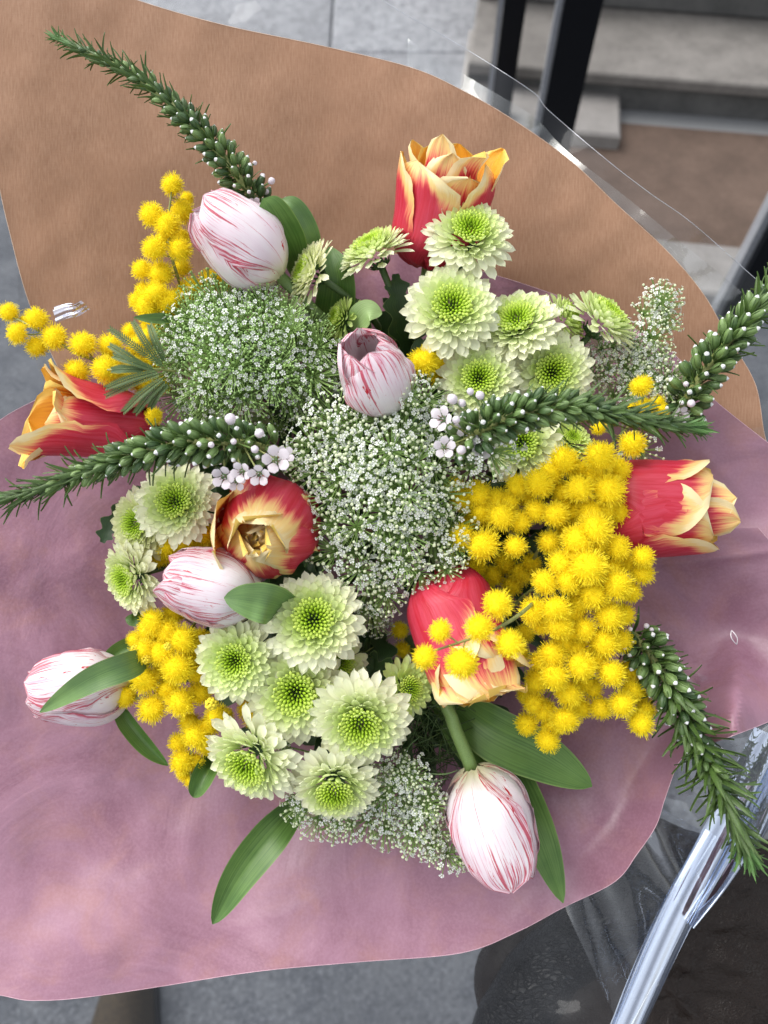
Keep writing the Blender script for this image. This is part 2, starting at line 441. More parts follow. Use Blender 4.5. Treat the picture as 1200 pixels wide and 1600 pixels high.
# leather clothing of whoever holds the bouquet, low right, and the toe of a boot on the ground
def lump(name, poly, h0, h1, mat, parent, nr=26, na=72, wr=.004, seed=3, pw=.5, fs=14):
    """a rounded padded volume under an outline; h0 rim, h1 top"""
    cx = sum(p[0] for p in poly) / len(poly); cy = sum(p[1] for p in poly) / len(poly)
    loop = crom([Vector((p[0], p[1], 0)) for p in poly + [poly[0]]], na + 1)[:-1]
    vs = []; fs_ = []
    for i in range(nr + 1):
        s = i / nr
        for q in loop:
            x = cx + (q.x - cx) * s; y = cy + (q.y - cy) * s
            h = h0 + (h1 - h0) * (1 - s ** 2.6) ** pw
            p = P(x, y, h)
            nz = noise.noise(Vector((x * .012 + seed, y * .03, h * fs))) + .5 * noise.noise(Vector((x * .05, y * .07 + seed, 2)))
            vs.append(p + TOCAM * (nz * wr + wr * .9 * noise.noise(Vector(((x + y) * .010 + seed, (x - y) * .045, seed)))))
    for q in loop:   # skirt going down
        vs.append(P(q.x, q.y, h0 - .10))
    n = na
    for i in range(nr + 1):
        for k in range(n):
            fs_.append((i * n + k, (i + 1) * n + k, (i + 1) * n + (k + 1) % n, i * n + (k + 1) % n))
    return ob(name, mk(name, vs, fs_, mat), parent)
jk = thing('leather_jacket', 'black grained leather jacket seen through the clear film at lower right', 'jacket', Matrix.Identity(4))
lump('jacket_body', [(1010, 1270), (1120, 1310), (1300, 1330), (1500, 1500), (1450, 1900), (1000, 1950), (820, 1800), (765, 1640), (745, 1500), (850, 1380)], -.16, -.10, M['leath2'], jk, wr=.006)
lump('sleeve', [(800, 1480), (900, 1400), (1010, 1340), (1075, 1345), (1085, 1400), (1010, 1470), (900, 1560), (820, 1660), (770, 1690), (738, 1600)], -.12, -.07, M['leath'], jk, wr=.006, seed=9)
bt = thing('boot', 'toe of a dark brown suede boot below the paper at lower left', 'boot', Matrix.Identity(4))
c0 = G(195, 1640, .0)
bb = MB(); vs = []; fs_ = []; n1, n2 = 18, 12
for i in range(n2 + 1):
    a = i / n2 * math.pi / 2
    for k in range(n1):
        q = 2 * math.pi * k / n1
        ry = .155 if math.sin(q) > 0 else .16
        vs.append((c0.x + .052 * math.cos(q) * math.cos(a) ** .6, c0.y - .02 + ry * math.sin(q) * math.cos(a) ** .6, .02 + .075 * math.sin(a) + (.03 * max(0, -math.sin(q)))))
for i in range(n2):
    for k in range(n1): fs_.append((i * n1 + k, i * n1 + (k + 1) % n1, (i + 1) * n1 + (k + 1) % n1, (i + 1) * n1 + k))
ob('boot_upper', mk('boot_upper', vs, fs_, M['suede']), bt)
vs = [(c0.x + .057 * math.cos(2 * math.pi * k / n1), c0.y - .02 + .162 * math.sin(2 * math.pi * k / n1), z) for z in (.001, .022) for k in range(n1)]
fs_ = [(k, (k + 1) % n1, n1 + (k + 1) % n1, n1 + k) for k in range(n1)] + [tuple(n1 + k for k in range(n1))]
ob('boot_sole', mk('boot_sole', vs, fs_, M['black'], smooth=False), bt)

# ------------------------------------------------------------------ wrapping papers and film
CC = (610, 830)
def sheet(outline, hc, p, na, nr, closed=True, hoff=0.0, extra=None, rough=.0, seed=0.0, smin=.06):
    """outline: px,py,h anticlockwise; funnel surface from the tie point up to the outline"""
    if closed: lp = crom([Vector(q) for q in outline + [outline[0]]], na + 1)
    else: lp = crom([Vector(q) for q in outline], na + 1)
    vs = []; uv = []; fs = []
    for i in range(nr + 1):
        s = smin + (1 - smin) * i / nr
        for k, q in enumerate(lp):
            x = CC[0] + (q.x - CC[0]) * s; y = CC[1] + (q.y - CC[1]) * s
            h = hc + (q.z - hc) * s ** p + hoff
            h += .004 * s * noise.noise(Vector((x * .006 + seed, y * .006, seed))) + .0012 * s * noise.noise(Vector((x * .02, y * .02 + seed, 1)))
            if extra: h += extra(x, y, s, k / na)
            vs.append(P(x, y, h)); uv.append((x / 1200, y / 1200))
    n = na + 1
    for i in range(nr):
        for k in range(na): fs.append((i * n + k, i * n + k + 1, (i + 1) * n + k + 1, (i + 1) * n + k))
    return vs, fs, uv
brown = [(1290, 1120, -.075), (1270, 900, -.06), (1225, 780, -.055), (1196, 685, -.05), (1180, 600, -.048), (1138, 528, -.045), (1098, 458, -.042), (1040, 390, -.040), (962, 318, -.038), (890, 250, -.035),
         (800, 186, -.032), (720, 140, -.03), (640, 105, -.03), (500, 71, -.028), (345, 38, -.026), (205, -3, -.025), (60, -60, -.02), (-80, -70, -.01), (-75, 60, -.012), (-20, 215, -.018), (12, 350, -.024),
         (48, 480, -.032), (110, 620, -.05), (150, 760, -.07), (140, 900, -.09)]
kr = thing('kraft_paper', 'large brown kraft paper sheet wrapping the back of the bouquet', 'wrapping paper', Matrix.Identity(4))
vs, fs, uv = sheet(brown, -.20, .50, 260, 60, closed=False, hoff=-.004, seed=4.2)
kp = ob('paper_sheet', mk('paper_sheet', vs, fs, M['kraft'], uv), kr)
def rim(loop, name, mat, parent, r=.0002):
    b = MB(); b.tube(loop, r, 4, cap=False); return ob(name, b.mesh(name, mat), parent)
n_ = 261
rim(vs[-n_:], 'cut_edge', m_simple('paper_core', (.50, .36, .27), .7), kr)

pink = [(1200, 862, -.035), (1255, 780, -.032), (1235, 715, -.030), (1195, 688, -.030), (1105, 615, -.030), (1060, 560, -.033), (1000, 518, -.038), (920, 480, -.043), (860, 458, -.046), (800, 438, -.05), (720, 415, -.055),
        (640, 400, -.06), (540, 395, -.06), (420, 430, -.055), (300, 475, -.05), (205, 525, -.045), (130, 588, -.04), (70, 618, -.035), (-5, 660, -.03), (-90, 740, -.02), (-160, 950, -.01), (-190, 1200, -.005), (-150, 1420, -.004),
        (-60, 1530, -.008), (20, 1559, -.010), (70, 1563, -.012), (135, 1558, -.014), (240, 1543, -.018), (400, 1518, -.022), (560, 1503, -.025), (720, 1489, -.025), (810, 1455, -.024), (880, 1418, -.022),
        (960, 1378, -.020), (995, 1335, -.020), (1025, 1290, -.022), (1040, 1245, -.026), (1062, 1190, -.028), (1095, 1168, -.022), (1130, 1155, -.016), (1200, 1128, -.018), (1290, 1085, -.022), (1300, 980, -.025), (1262, 900, -.026), (1212, 855, -.027), (1185, 825, -.027)]
CREASES = [(1020, 886, 1230, 858, .0030, 9), (1000, 1215, 870, 1350, .0016, 16), (1152, 990, 1060, 1120, .0022, 12), (1150, 985, 1215, 930, .0018, 10), (20, 760, 60, 1000, .0014, 20),
           (120, 1230, 330, 1330, .0014, 22), (560, 1380, 700, 1330, .0014, 14), (640, 1420, 860, 1360, .0012, 12), (60, 1350, 180, 1520, .0014, 24), (1090, 700, 1180, 790, .0014, 16), (330, 1460, 520, 1400, .0012, 18)]
def crease(x, y, x0, y0, x1, y1, amp, wd):
    dx, dy = x1 - x0, y1 - y0; L2 = dx * dx + dy * dy; t = ((x - x0) * dx + (y - y0) * dy) / L2
    if t < -.1 or t > 1.1: return 0
    d = abs((x - x0) * dy - (y - y0) * dx) / math.sqrt(L2)
    return amp * math.exp(-d / wd) * sstep(-.1, .2, t) * sstep(1.1, .8, t)
def pinkx(x, y, s, t):
    h = 0
    # dimple and raised cone under the staple
    g = (y - 990) / 150; wx = 10 + 62 * max(0, g)
    h += .050 * sstep(-.02, .9, g) * max(0, 1 - abs((x - 1152 + g * 6) / (wx * 1.5))) ** 1.3 if g > 0 else 0
    for c in CREASES: h += crease(x, y, *c)
    d = math.hypot((x - 1150) / 90, (y - 985) / 30); h -= .005 * math.exp(-d * d)
    # soft creases running outwards
    a = math.atan2(y - CC[1], x - CC[0])
    h += .0030 * s * s * math.sin(a * 9 + 1.5 * math.sin(a * 3)) + .002 * s * math.sin(a * 23 + x * .01)
    d = ((y - 1320) + (x - 600) * .22) / 60; h += .004 * math.exp(-d * d) * sstep(350, 600, x) * (1 - sstep(900, 1000, x))
    h += .0045 * sstep(.55, 1, s) * sstep(.97, 1., t) 
    return h
pk = thing('plum_paper', 'dusty plum pink paper sheet lining the wrap under the flowers', 'wrapping paper', Matrix.Identity(4))
vs, fs, uv = sheet(pink, -.185, .52, 420, 80, closed=False, extra=pinkx, seed=1.7)
ob('paper_sheet', mk('paper_sheet', vs, fs, M['pink'], uv), pk)
rim(vs[-421:], 'cut_edge', m_simple('pink_core', (.55, .36, .42), .7), pk)
# the little plastic staple
b = MB()
for sgn in (-1, 1):
    pts = [P(1143 + 4.5 * sgn * math.sin(t * math.pi) + 8 * t, 985 + 22 * t, .004 + .002 * math.sin(t * math.pi)) for t in [i / 10 for i in range(11)]]
    b.tube(pts, .0003, 6)
thing('staple', 'tiny clear plastic loop fixed in the plum paper at right', 'staple', Matrix.Identity(4), data=b.mesh('staple', M['plastic']))

film = [(1330, 620, -.02), (1270, 480, -.022), (1200, 420, -.022), (1100, 332, -.022), (1030, 282, -.022), (960, 228, -.022), (868, 150, -.022), (840, 118, -.022), (742, 55, -.022), (640, -4, -.022), (500, -80, -.02), (200, -180, -.015), (-120, -200, -.005),
        (-200, 100, 0), (-130, 400, -.01), (-60, 640, -.02), (-200, 900, 0), (-260, 1200, .0), (-220, 1600, 0), (0, 1760, -.01), (300, 1800, -.015), (600, 1780, -.02), (800, 1740, -.02), (960, 1680, -.02), (1040, 1560, -.018), (1110, 1430, -.016), (1150, 1330, -.015), (1230, 1200, -.012), (1340, 1050, -.015), (1370, 850, -.02)]
fl = thing('clear_film', 'crinkled clear cellophane film showing beyond the paper edges', 'cellophane', Matrix.Identity(4))
def filmx(x, y, s, t):
    a = math.atan2(y - CC[1], x - CC[0])
    return .004 * s * math.sin(a * 13 + 2 * math.sin(a * 5)) + .0025 * noise.noise(Vector((x * .01, y * .01, 7)))
vs, fs, uv = sheet(film, -.182, .55, 300, 70, closed=True, extra=filmx, hoff=.0, seed=8.1)
# film lies outside (under) the papers inside their outline
vs2 = [v - TOCAM * .019 for v in vs]
ob('film_sheet', mk('film_sheet', vs2, fs, M['film'], uv), fl)
rim(vs2[-301:], 'film_edge', M['edgef'], fl, .00022)
# the film is folded double at upper right and lower right
for nm, arc, sm in (('film_layer', [(1210, 446, -.014), (1120, 372, -.014), (1040, 306, -.014), (985, 262, -.014), (900, 196, -.014), (846, 140, -.014), (760, 88, -.014), (690, 48, -.014), (640, 12, -.014)], .78),
                    ('film_layer', [(985, 1640, -.012), (1040, 1545, -.012), (1095, 1430, -.012), (1128, 1330, -.010), (1180, 1230, -.008), (1260, 1130, -.008)], .70)):
    v3, f3, u3 = sheet(arc, -.182, .55, 90, 30, closed=False, extra=lambda x, y, s, t: filmx(x, y, s, t) + .003 * math.sin(t * 26 + s * 9), seed=3.3, smin=sm)
    ob(nm, mk(nm, [v - TOCAM * (.032 if sm < .85 and arc[0][1] < 500 else .008) for v in v3], f3, M['film2'] if sm > .72 else M['film3'], u3), fl)
# glossy stacked folds, lower right
def fold(pts, w0, w1, amp, fr, name='film_fold', seed=0):
    c = crom([P(*p) for p in pts], 60); vs = []; uvs = []; fs = []; nn = 34
    for i, p in enumerate(c):
        t = (c[min(i + 1, 59)] - c[max(i - 1, 0)]).normalized(); sd = t.cross(TOCAM).normalized()
        wd = (w0 + (w1 - w0) * i / 59) * K(0)
        for k in range(nn):
            u = k / (nn - 1) - .5
            hgt = amp * (math.cos(u * math.pi) + .45 * math.sin(u * fr + seed + i * .02) + .2 * math.sin(u * fr * 2.3 + i * .05))
            vs.append(p + sd * u * wd + TOCAM * hgt)
            uvs.append((u, i / 59))
    for i in range(59):
        for k in range(nn - 1): fs.append((i * nn + k, i * nn + k + 1, (i + 1) * nn + k + 1, (i + 1) * nn + k))
    return ob(name, mk(name, vs, fs, M['fold'], uvs), fl)
fold([(1215, 1150, .030), (1165, 1240, .020), (1105, 1350, .010), (1050, 1455, .008), (975, 1620, .008)], 66, 50, .005, 9, seed=1)
fold([(1235, 1165, .028), (1180, 1290, .016), (1130, 1370, .004), (1075, 1440, .004)], 46, 18, .005, 5, seed=2)
fold([(1110, 1300, .004), (1050, 1400, .004), (1000, 1500, .002), (950, 1620, .002)], 24, 14, .0035, 5, seed=4)
# crinkle on the film at left that catches the light
fold([(86, 492, -.012), (104, 486, -.008), (118, 484, -.007), (134, 476, -.012)], 26, 22, .0016, 9, 'film_crinkle', 3)

# ------------------------------------------------------------------ chrysanthemums
TIE = P(610, 850, -.30)
def petal_grid(nu, nv, wf, zf, yf=None):
    vs = []; uv = []; fs = []
    for j in range(nv + 1):
        v = j / nv
        for i in range(nu + 1):
            u = i / nu * 2 - 1
            vs.append((u * wf(v), (yf(u, v) if yf else v), zf(u, v))); uv.append((i / nu, v))
    for j in range(nv):
        for i in range(nu):
            a = j * (nu + 1) + i; fs.append((a, a + 1, a + nu + 2, a + nu + 1))
    return vs, fs, uv
MUMP = []
for k in range(6):
    cup = (.9, .7, .5, .8, .6, 1.0)[k]; bend = (.25, .12, .0, -.12, .18, .05)[k]; tw = (.0, .15, -.12, .08, -.05, .1)[k]
    wf = lambda v: .205 * (.40 + .60 * sstep(0, .62, v)) * (1 if v < .70 else math.sqrt(max(.0, 1 - ((v - .70) / .302) ** 2)))
    zf = lambda u, v: cup * .075 * u * u * (.4 + .6 * math.sin(v * 2.6)) + bend * v * v + tw * u * v * .15
    yf = lambda u, v: v * (1 - .03 * u * u)
    vs, fs, uv = petal_grid(4, 9, wf, zf, yf)
    MUMP.append(mk('mum_petal', vs, fs, M['mump'], uv))
GA = math.radians(137.508)
def mum_core(seed, dim, spread):
    rr = random.Random(seed); b = MB(); n = 95
    for i in range(n):
        t = math.sqrt((i + .5) / n); th = spread * t; ph = i * GA
        rad = .40 * t
        z = .50 * (1 - rad * rad) ** .6 - dim * (1 - t) ** 1.5
        dirv = Vector((math.sin(th * .75) * math.cos(ph), math.sin(th * .75) * math.sin(ph), math.cos(th * .75)))
        tip = Vector((rad * math.cos(ph), rad * math.sin(ph), z)) * 1.0
        L = .12 + .10 * t; wd = .016 + .024 * t
        a = dirv.cross(Vector((0, 0, 1)));
        a = a.normalized() if a.length > .01 else Vector((1, 0, 0))
        c = dirv.cross(a)
        base = tip - dirv * L
        vs = []; uvs = []
        rings = [(0, .5), (.45, .9), (.8, 1.0), (1.0, .55)]
        for (q, s) in rings:
            for m in range(5):
                an = m / 5 * 2 * math.pi
                vs.append(base + dirv * (L * q) + (a * math.cos(an) + c * math.sin(an)) * wd * s * rr.uniform(.9, 1.1)); uvs.append((q, t))
        vs.append(tip + dirv * .008 - c * wd * .3); uvs.append((1, t))
        fs = [(j * 5 + m, j * 5 + (m + 1) % 5, (j + 1) * 5 + (m + 1) % 5, (j + 1) * 5 + m) for j in range(3) for m in range(5)]
        fs += [(15 + m, 15 + (m + 1) % 5, 20) for m in range(5)]
        b.add(vs, fs, uvs)
    return b.mesh('mum_core', M['mumc'])
CORES = [mum_core(1, .05, 1.15), mum_core(2, .11, 1.15), mum_core(3, -.04, 1.2)]
def curve_stem(parent, base, axis, r, mat, name='stem', tie=TIE, n=10, local=None):
    p0 = base; p3 = tie + V(random.uniform(-.012, .012), random.uniform(-.012, .012), 0)
    L = (p3 - p0).length
    p1 = p0 - axis.normalized() * L * .30; p2 = p3 + (p0 - p3) * .35
    pts = []
    for i in range(n):
        t = i / (n - 1)
        pts.append(p0 * (1 - t) ** 3 + p1 * 3 * t * (1 - t) ** 2 + p2 * 3 * t * t * (1 - t) + p3 * t ** 3)
    inv = parent.matrix_basis.inverted()
    b = MB(); b.tube([inv @ p for p in pts], r / parent.matrix_basis.to_scale().x, 8)
    return ob(name, b.mesh(name, mat), parent)
sep_m = MB()
for k in range(14):
    a = k / 14 * 2 * math.pi
    ca, sa = math.cos(a), math.sin(a); w_ = .055
    sep_m.add([(-sa * w_ * .6 + ca * .02, ca * w_ * .6 + sa * .02, -.30), (sa * w_ * .6 + ca * .02, -ca * w_ * .6 + sa * .02, -.30), (ca * .24 + sa * w_, sa * .24 - ca * w_, -.20), (ca * .24 - sa * w_, sa * .24 + ca * w_, -.20), (ca * .36, sa * .36, -.06)],
              [(0, 1, 2, 3), (3, 2, 4)], [(0, 0), (1, 0), (1, .7), (0, .7), (.5, 1)])
SEP = sep_m.mesh('calyx', M['leaf_dark'])
def lerp3(a, b, t): return tuple(a[i] + (b[i] - a[i]) * t for i in range(3))
def mum(px, py, r, h, ax, label, N_=150, green=.0, flat=.62, core=0, th1=97, shaggy=0., warm=0., seed=None):
    rr = random.Random(seed if seed is not None else px * 7 + py)
    axis = V(*ax).normalized()
    R = r * 1.17 * K(h)
    root = thing('chrysanthemum', label, 'flower', frame(P(px, py, h) - axis * R * .25, axis, V(rr.uniform(-1, 1), rr.uniform(-1, 1), .2), R), 'pale green and white chrysanthemums')
    ob('florets', CORES[core % 3], root, Matrix.Diagonal((1, 1, (kw_flat := flat / .62), 1)), kind='stuff')
    ob('calyx', SEP, root)
    curve_stem(root, P(px, py, h) - axis * R * .48, axis, .0022, M['stem_dark'])
    tilt0 = rr.uniform(-9, 7)
    for i in range(N_):
        if i > N_ * .5 and rr.random() < .05: continue
        t = (i + .5) / N_
        ph = i * GA + rr.uniform(-.08, .08); rho = math.sqrt(.115 + .885 * t) * (1 + rr.uniform(-.03, .03))
        L = (.30 + .26 * t) * (1 + rr.uniform(-.08, .08) * (1 + shaggy))
        z = flat * .81 * max(0, 1 - rho * rho * .96) ** .6 - .10 * rho ** 6 + .015
        tip = Vector((rho, 0, z))
        td = R_(38 + tilt0 * (1 - t) + 56 * t ** .7 + rr.uniform(-5, 5) * (1 + shaggy))
        d = Vector((math.sin(td), 0, math.cos(td)))
        base = tip - d * L
        nrm = Vector((-math.cos(td), 0, math.sin(td)))
        x = d.cross(nrm)
        m = Matrix((x, d, nrm)).transposed().to_4x4()
        roll = Matrix.Rotation(rr.uniform(-.12, .12) * (1 + 2 * shaggy), 4, 'Y')
        wsc = (.30 + .20 * t) * 1.02 * rr.uniform(.88, 1.12)
        m = Matrix.Rotation(ph, 4, 'Z') @ Matrix.Translation(base) @ m @ roll @ Matrix.Diagonal((wsc, L, L * rr.uniform(.7, 1.2), 1))
        if t < .35: mi = rr.choice((0, 4, 5))
        elif t < .7: mi = rr.choice((0, 1, 4, 5))
        else: mi = rr.choice((1, 2, 3, 5))
        white = (.94, .95, .74); lime = (.62, .77, .20); cream = (.90, .88, .60)
        c = lerp3(lime, white, sstep(-.14, .80, t * (1 - green) + rr.uniform(-.1, .1)))
        c = lerp3(c, cream, warm)
        ob('petal', MUMP[mi], root, m, color=(*c, 1))
    return root

MUMS = [
 (733, 366, 68, .030, (.05, .42, 1), 'white green mum in front of the topmost red tulip', dict(flat=.7, core=0)),
 (582, 388, 56, .015, (-.45, .75, .55), 'green and white mum on a dark stem left of the topmost red tulip', dict(green=.25, flat=.7)),
 (478, 424, 52, .020, (-.75, .25, .42), 'cream mum seen from the side beside the striped tulip at upper left', dict(green=.1, warm=.5, shaggy=.6)),
 (534, 498, 34, .010, (-.75, .2, .5), 'small lime mum bud just above the upright striped tulip', dict(green=.9, N_=80, flat=.9)),
 (706, 480, 72, .036, (-.02, .22, 1), 'largest round mum with bright green eye in the upper cluster', dict(core=1)),
 (808, 503, 66, .028, (-.28, .45, .8), 'fluffy white mum right of the largest upper mum', dict(shaggy=.4)),
 (884, 500, 44, .012, (.75, .35, .42), 'lime green mum turned sideways behind the fluffy white one', dict(green=.75, N_=100, flat=.8)),
 (945, 496, 60, .018, (.50, .62, .52), 'pale green mum farthest to the right on its own dark stem', dict(green=.3, flat=.7)),
 (748, 592, 62, .030, (-.08, .05, 1), 'mum half covered by the base of the middle green spike', dict(core=1)),
 (862, 582, 64, .024, (0, -.15, 1), 'wide mum just above the middle green spike', dict(core=0)),
 (815, 692, 62, .022, (-.25, -.05, 1), 'mum with dark green eye below the middle green spike', dict(core=1, N_=90)),
 (893, 685, 36, .018, (.2, .5, .8), 'small lime mum peeping below the middle green spike', dict(green=.8, N_=80)),
 (274, 785, 63, .034, (0, .20, 1), 'mum under the left green spike with bright green eye', dict(core=1)),
 (216, 818, 56, .020, (-.40, .0, .85), 'cream yellow mum tucked behind the mum under the left spike', dict(warm=.5, green=.2)),
 (200, 903, 58, .024, (-.55, -.20, .75), 'mum at the far left with large white petals turned away', dict(shaggy=.7, warm=.25)),
 (490, 968, 74, .046, (.05, .30, 1), 'big mum below the open red and yellow middle tulip', dict(core=0)),
 (368, 1032, 64, .040, (-.10, .02, 1), 'mum with the deepest green eye below the fat striped tulip', dict(core=1, green=.25)),
 (462, 1082, 76, .038, (.02, .05, 1), 'big pale mum in the middle of the lower mum cluster', dict(core=1)),
 (563, 1128, 75, .048, (.0, -.28, 1), 'big mum facing down, rightmost of the large lower mums', dict(core=0)),
 (636, 1075, 46, .026, (.42, .12, .85), 'smaller green mum touching the lower red tulip', dict(green=.7, N_=90, core=2, flat=.75)),
 (390, 1190, 76, .040, (-.30, -.38, .85), 'lowest left mum with shaggy white petals', dict(shaggy=.8)),
 (523, 1232, 66, .040, (.0, -.42, .9), 'lowest mum above the bottom lace flower', dict(core=2)),
 (530, 1035, 50, .016, (.4, .2, .8), 'whitish mum mostly hidden behind the lower mum cluster', dict(N_=80)),
]
for a in MUMS: mum(*a[:6], **a[6])

# ------------------------------------------------------------------ tulips
def petal(L, W, a0, a1, vmid=.42, r0=.05, cup=1.0, curl=0., curlv=.8, ripple=.0, seed=0, tipk=.42, nu=14, nv=20, skew=0., split=0.):
    """petal of unit-length flower: centre line leaves the base at angle a0 (deg from axis), is parallel at vmid, leans a1 at the tip, then curls"""
    C = []; r, z = r0, 0.0; ds = L / nv
    for j in range(nv + 1):
        v = j / nv
        al = a0 * (1 - v / vmid) ** 1.0 if v < vmid else a1 * ((v - vmid) / (1 - vmid)) ** 1.1
        if v > curlv: al += curl * ((v - curlv) / (1 - curlv)) ** 1.2
        al = R_(al)
        if j: r += math.sin(al) * ds; z += math.cos(al) * ds
        C.append((r, z, al))
    vs = []; uv = []; fs = []
    for j in range(nv + 1):
        v = j / nv; r, z, al = C[j]
        wv = W * (.22 + .78 * sstep(0, .42, v)) * (1 if v < .5 else max(0, 1 - ((v - .5) / .5) ** 2.6) ** tipk)
        if j == nv: wv = W * .05
        rho = max(.10, abs(r)) / cup
        if v > .75: rho *= 1 + (v - .75) * 2.2
        be = min(1.75, wv / rho)
        for i in range(nu + 1):
            u = i / nu * 2 - 1
            sx = rho * math.sin(u * be) if be > 1e-4 else u * wv
            inw = rho * (1 - math.cos(u * be))
            nx, nz = -math.cos(al), math.sin(al)
            e = abs(u) ** 2.2
            rp = ripple * e * (noise.noise(Vector((u * 1.5 + seed * 3.1, v * 5 + seed, seed))) * 1.3 + .5 * noise.noise(Vector((u * 3, v * 14 + seed, seed))))
            rp += ripple * .35 * noise.noise(Vector((u * 2.2, v * 2.5, seed * 2.7)))
            mid = .010 * math.exp(-(u / .10) ** 2) * (1 - v)
            tipn = ripple * .35 * sstep(.8, 1, v) * noise.noise(Vector((u * 7 + seed, 3, seed)))
            if split: tipn -= split * sstep(.7, 1, v) * math.exp(-(u / .12) ** 2)
            vs.append((r + nx * (inw + rp - mid), sx + skew * v * v, z + nz * (inw + rp - mid) + tipn)); uv.append((i / nu, v))
    for j in range(nv):
        for i in range(nu):
            a = j * (nu + 1) + i; fs.append((a, a + 1, a + nu + 2, a + nu + 1))
    return vs, fs, uv
def tulip(base, tip, label, spec, mat, cat_name, group, stemdir=None, stem=True, roll=0, scl=1.0, cream=1.0):
    b = P(*base); t = P(*tip); ax = t - b; L = ax.length
    root = thing(cat_name, label, 'tulip', frame(b, ax, None, L * scl) @ Matrix.Rotation(R_(roll), 4, 'Z'), group)
    for k, s in enumerate(spec):
        s = dict(s); ph = s.pop('phi'); lean = s.pop('lean', 0); off = s.pop('off', 0)
        s.setdefault('seed', k * 1.7 + base[0] * .01)
        vs, fs, uv = petal(**s)
        m = Matrix.Rotation(R_(ph), 4, 'Z') @ Matrix.Translation((0, 0, off)) @ Matrix.Rotation(R_(lean), 4, 'Y')
        ob('petal', mk('tulip_petal', vs, fs, mat, uv), root, m, color=(1, 1, cream, 1))
    if stem: curve_stem(root, b, ax if stemdir is None else V(*stemdir), .0036, M['stem'])
    return root
def closed(wr=.36, lens=1.08, open_=0., rip=.03, n=6, seed=0):
    rr = random.Random(seed); out = []
    for k in range(n):
        inner = k % 2
        out.append(dict(phi=k * 360 / n + rr.uniform(-6, 6) + (0), L=lens * rr.uniform(.96, 1.04) * (1.0 if inner else .99), W=wr * (1.12 if inner else 1.10), a0=80 if inner else 84, a1=-38 + open_ + rr.uniform(-4, 4), vmid=.50,
                        r0=.05 if inner else .07, cup=1.0, ripple=rip, seed=seed + k * 2.3, tipk=.46))
    return out
SG = 'white tulips striped with red'; RG = 'red tulips with yellow edges'
tulip((438, 432, .020), (300, 312, .040), 'white tulip with crimson stripes lying over the upper left spike', closed(.36, 1.10, 2, .035, seed=1), M['striped'], 'striped_tulip', SG, roll=25)
tulip((600, 628, .025), (566, 532, .070), 'upright striped tulip open at the mouth, above the big lace flower',
      [dict(phi=170, L=1.12, W=.50, a0=82, a1=-26, vmid=.48, ripple=.05, seed=3), dict(phi=50, L=1.16, W=.52, a0=84, a1=-46, vmid=.48, ripple=.05, seed=4, r0=.07), dict(phi=290, L=1.14, W=.52, a0=84, a1=-34, vmid=.48, ripple=.05, seed=5, r0=.06),
       dict(phi=5, L=1.22, W=.54, a0=84, a1=-58, vmid=.5, ripple=.05, seed=6, r0=.09), dict(phi=115, L=1.10, W=.48, a0=82, a1=-40, vmid=.48, ripple=.06, seed=7, r0=.08), dict(phi=235, L=1.12, W=.50, a0=82, a1=-24, vmid=.48, ripple=.05, seed=8, r0=.08)],
      M['striped'], 'striped_tulip', SG, roll=0)
tulip((408, 935, .035), (246, 893, .042), 'fat pale tulip with fine pink stripes tucked under the middle red tulip', closed(.39, 1.10, 4, .035, seed=11), M['striped'], 'striped_tulip', SG, roll=10)
tulip((205, 1070, .004), (33, 1082, .014), 'striped tulip farthest left with a green leaf across it', closed(.33, 1.08, 3, .035, seed=17), M['striped'], 'striped_tulip', SG, roll=35)
low_tulip = tulip((738, 1200, .012), (806, 1392, .020), 'striped tulip hanging lowest on a bare thick stem', closed(.315, 1.06, 6, .035, seed=23), M['striped'], 'striped_tulip', SG, roll=5, stem=False)

# topmost
tulip((668, 418, -.012), (703, 244, .022), 'topmost red tulip with yellow tips against the kraft paper', [
    dict(phi=-50, L=1.08, W=.54, a0=84, a1=6, vmid=.46, ripple=.06, seed=1, curl=-35, r0=.12),
    dict(phi=-88, L=1.10, W=.42, a0=84, a1=10, vmid=.46, ripple=.06, seed=2, curl=-15, r0=.13),
    dict(phi=32, L=1.02, W=.40, a0=82, a1=2, vmid=.44, ripple=.07, seed=3, curl=20, r0=.10),
    dict(phi=80, L=1.20, W=.44, a0=84, a1=20, vmid=.46, ripple=.05, seed=4, curl=-75, curlv=.74, r0=.12),
    dict(phi=115, L=1.28, W=.40, a0=80, a1=18, vmid=.44, ripple=.06, seed=5, r0=.1),
    dict(phi=165, L=1.18, W=.42, a0=66, a1=-8, vmid=.40, ripple=.05, seed=6),
    dict(phi=215, L=1.16, W=.40, a0=70, a1=-6, vmid=.40, ripple=.05, seed=7),
    dict(phi=5, L=1.14, W=.28, a0=68, a1=-4, vmid=.42, ripple=.08, seed=8, r0=.05),
    dict(phi=-25, L=1.24, W=.22, a0=56, a1=0, vmid=.40, ripple=.07, seed=9, r0=.04),
    dict(phi=50, L=1.22, W=.24, a0=62, a1=4, vmid=.42, ripple=.09, seed=10, r0=.04, curl=50),
    dict(phi=-110, L=1.16, W=.34, a0=70, a1=6, vmid=.40, ripple=.08, seed=11, curl=20, r0=.08)], M['red'], 'red_tulip', RG)
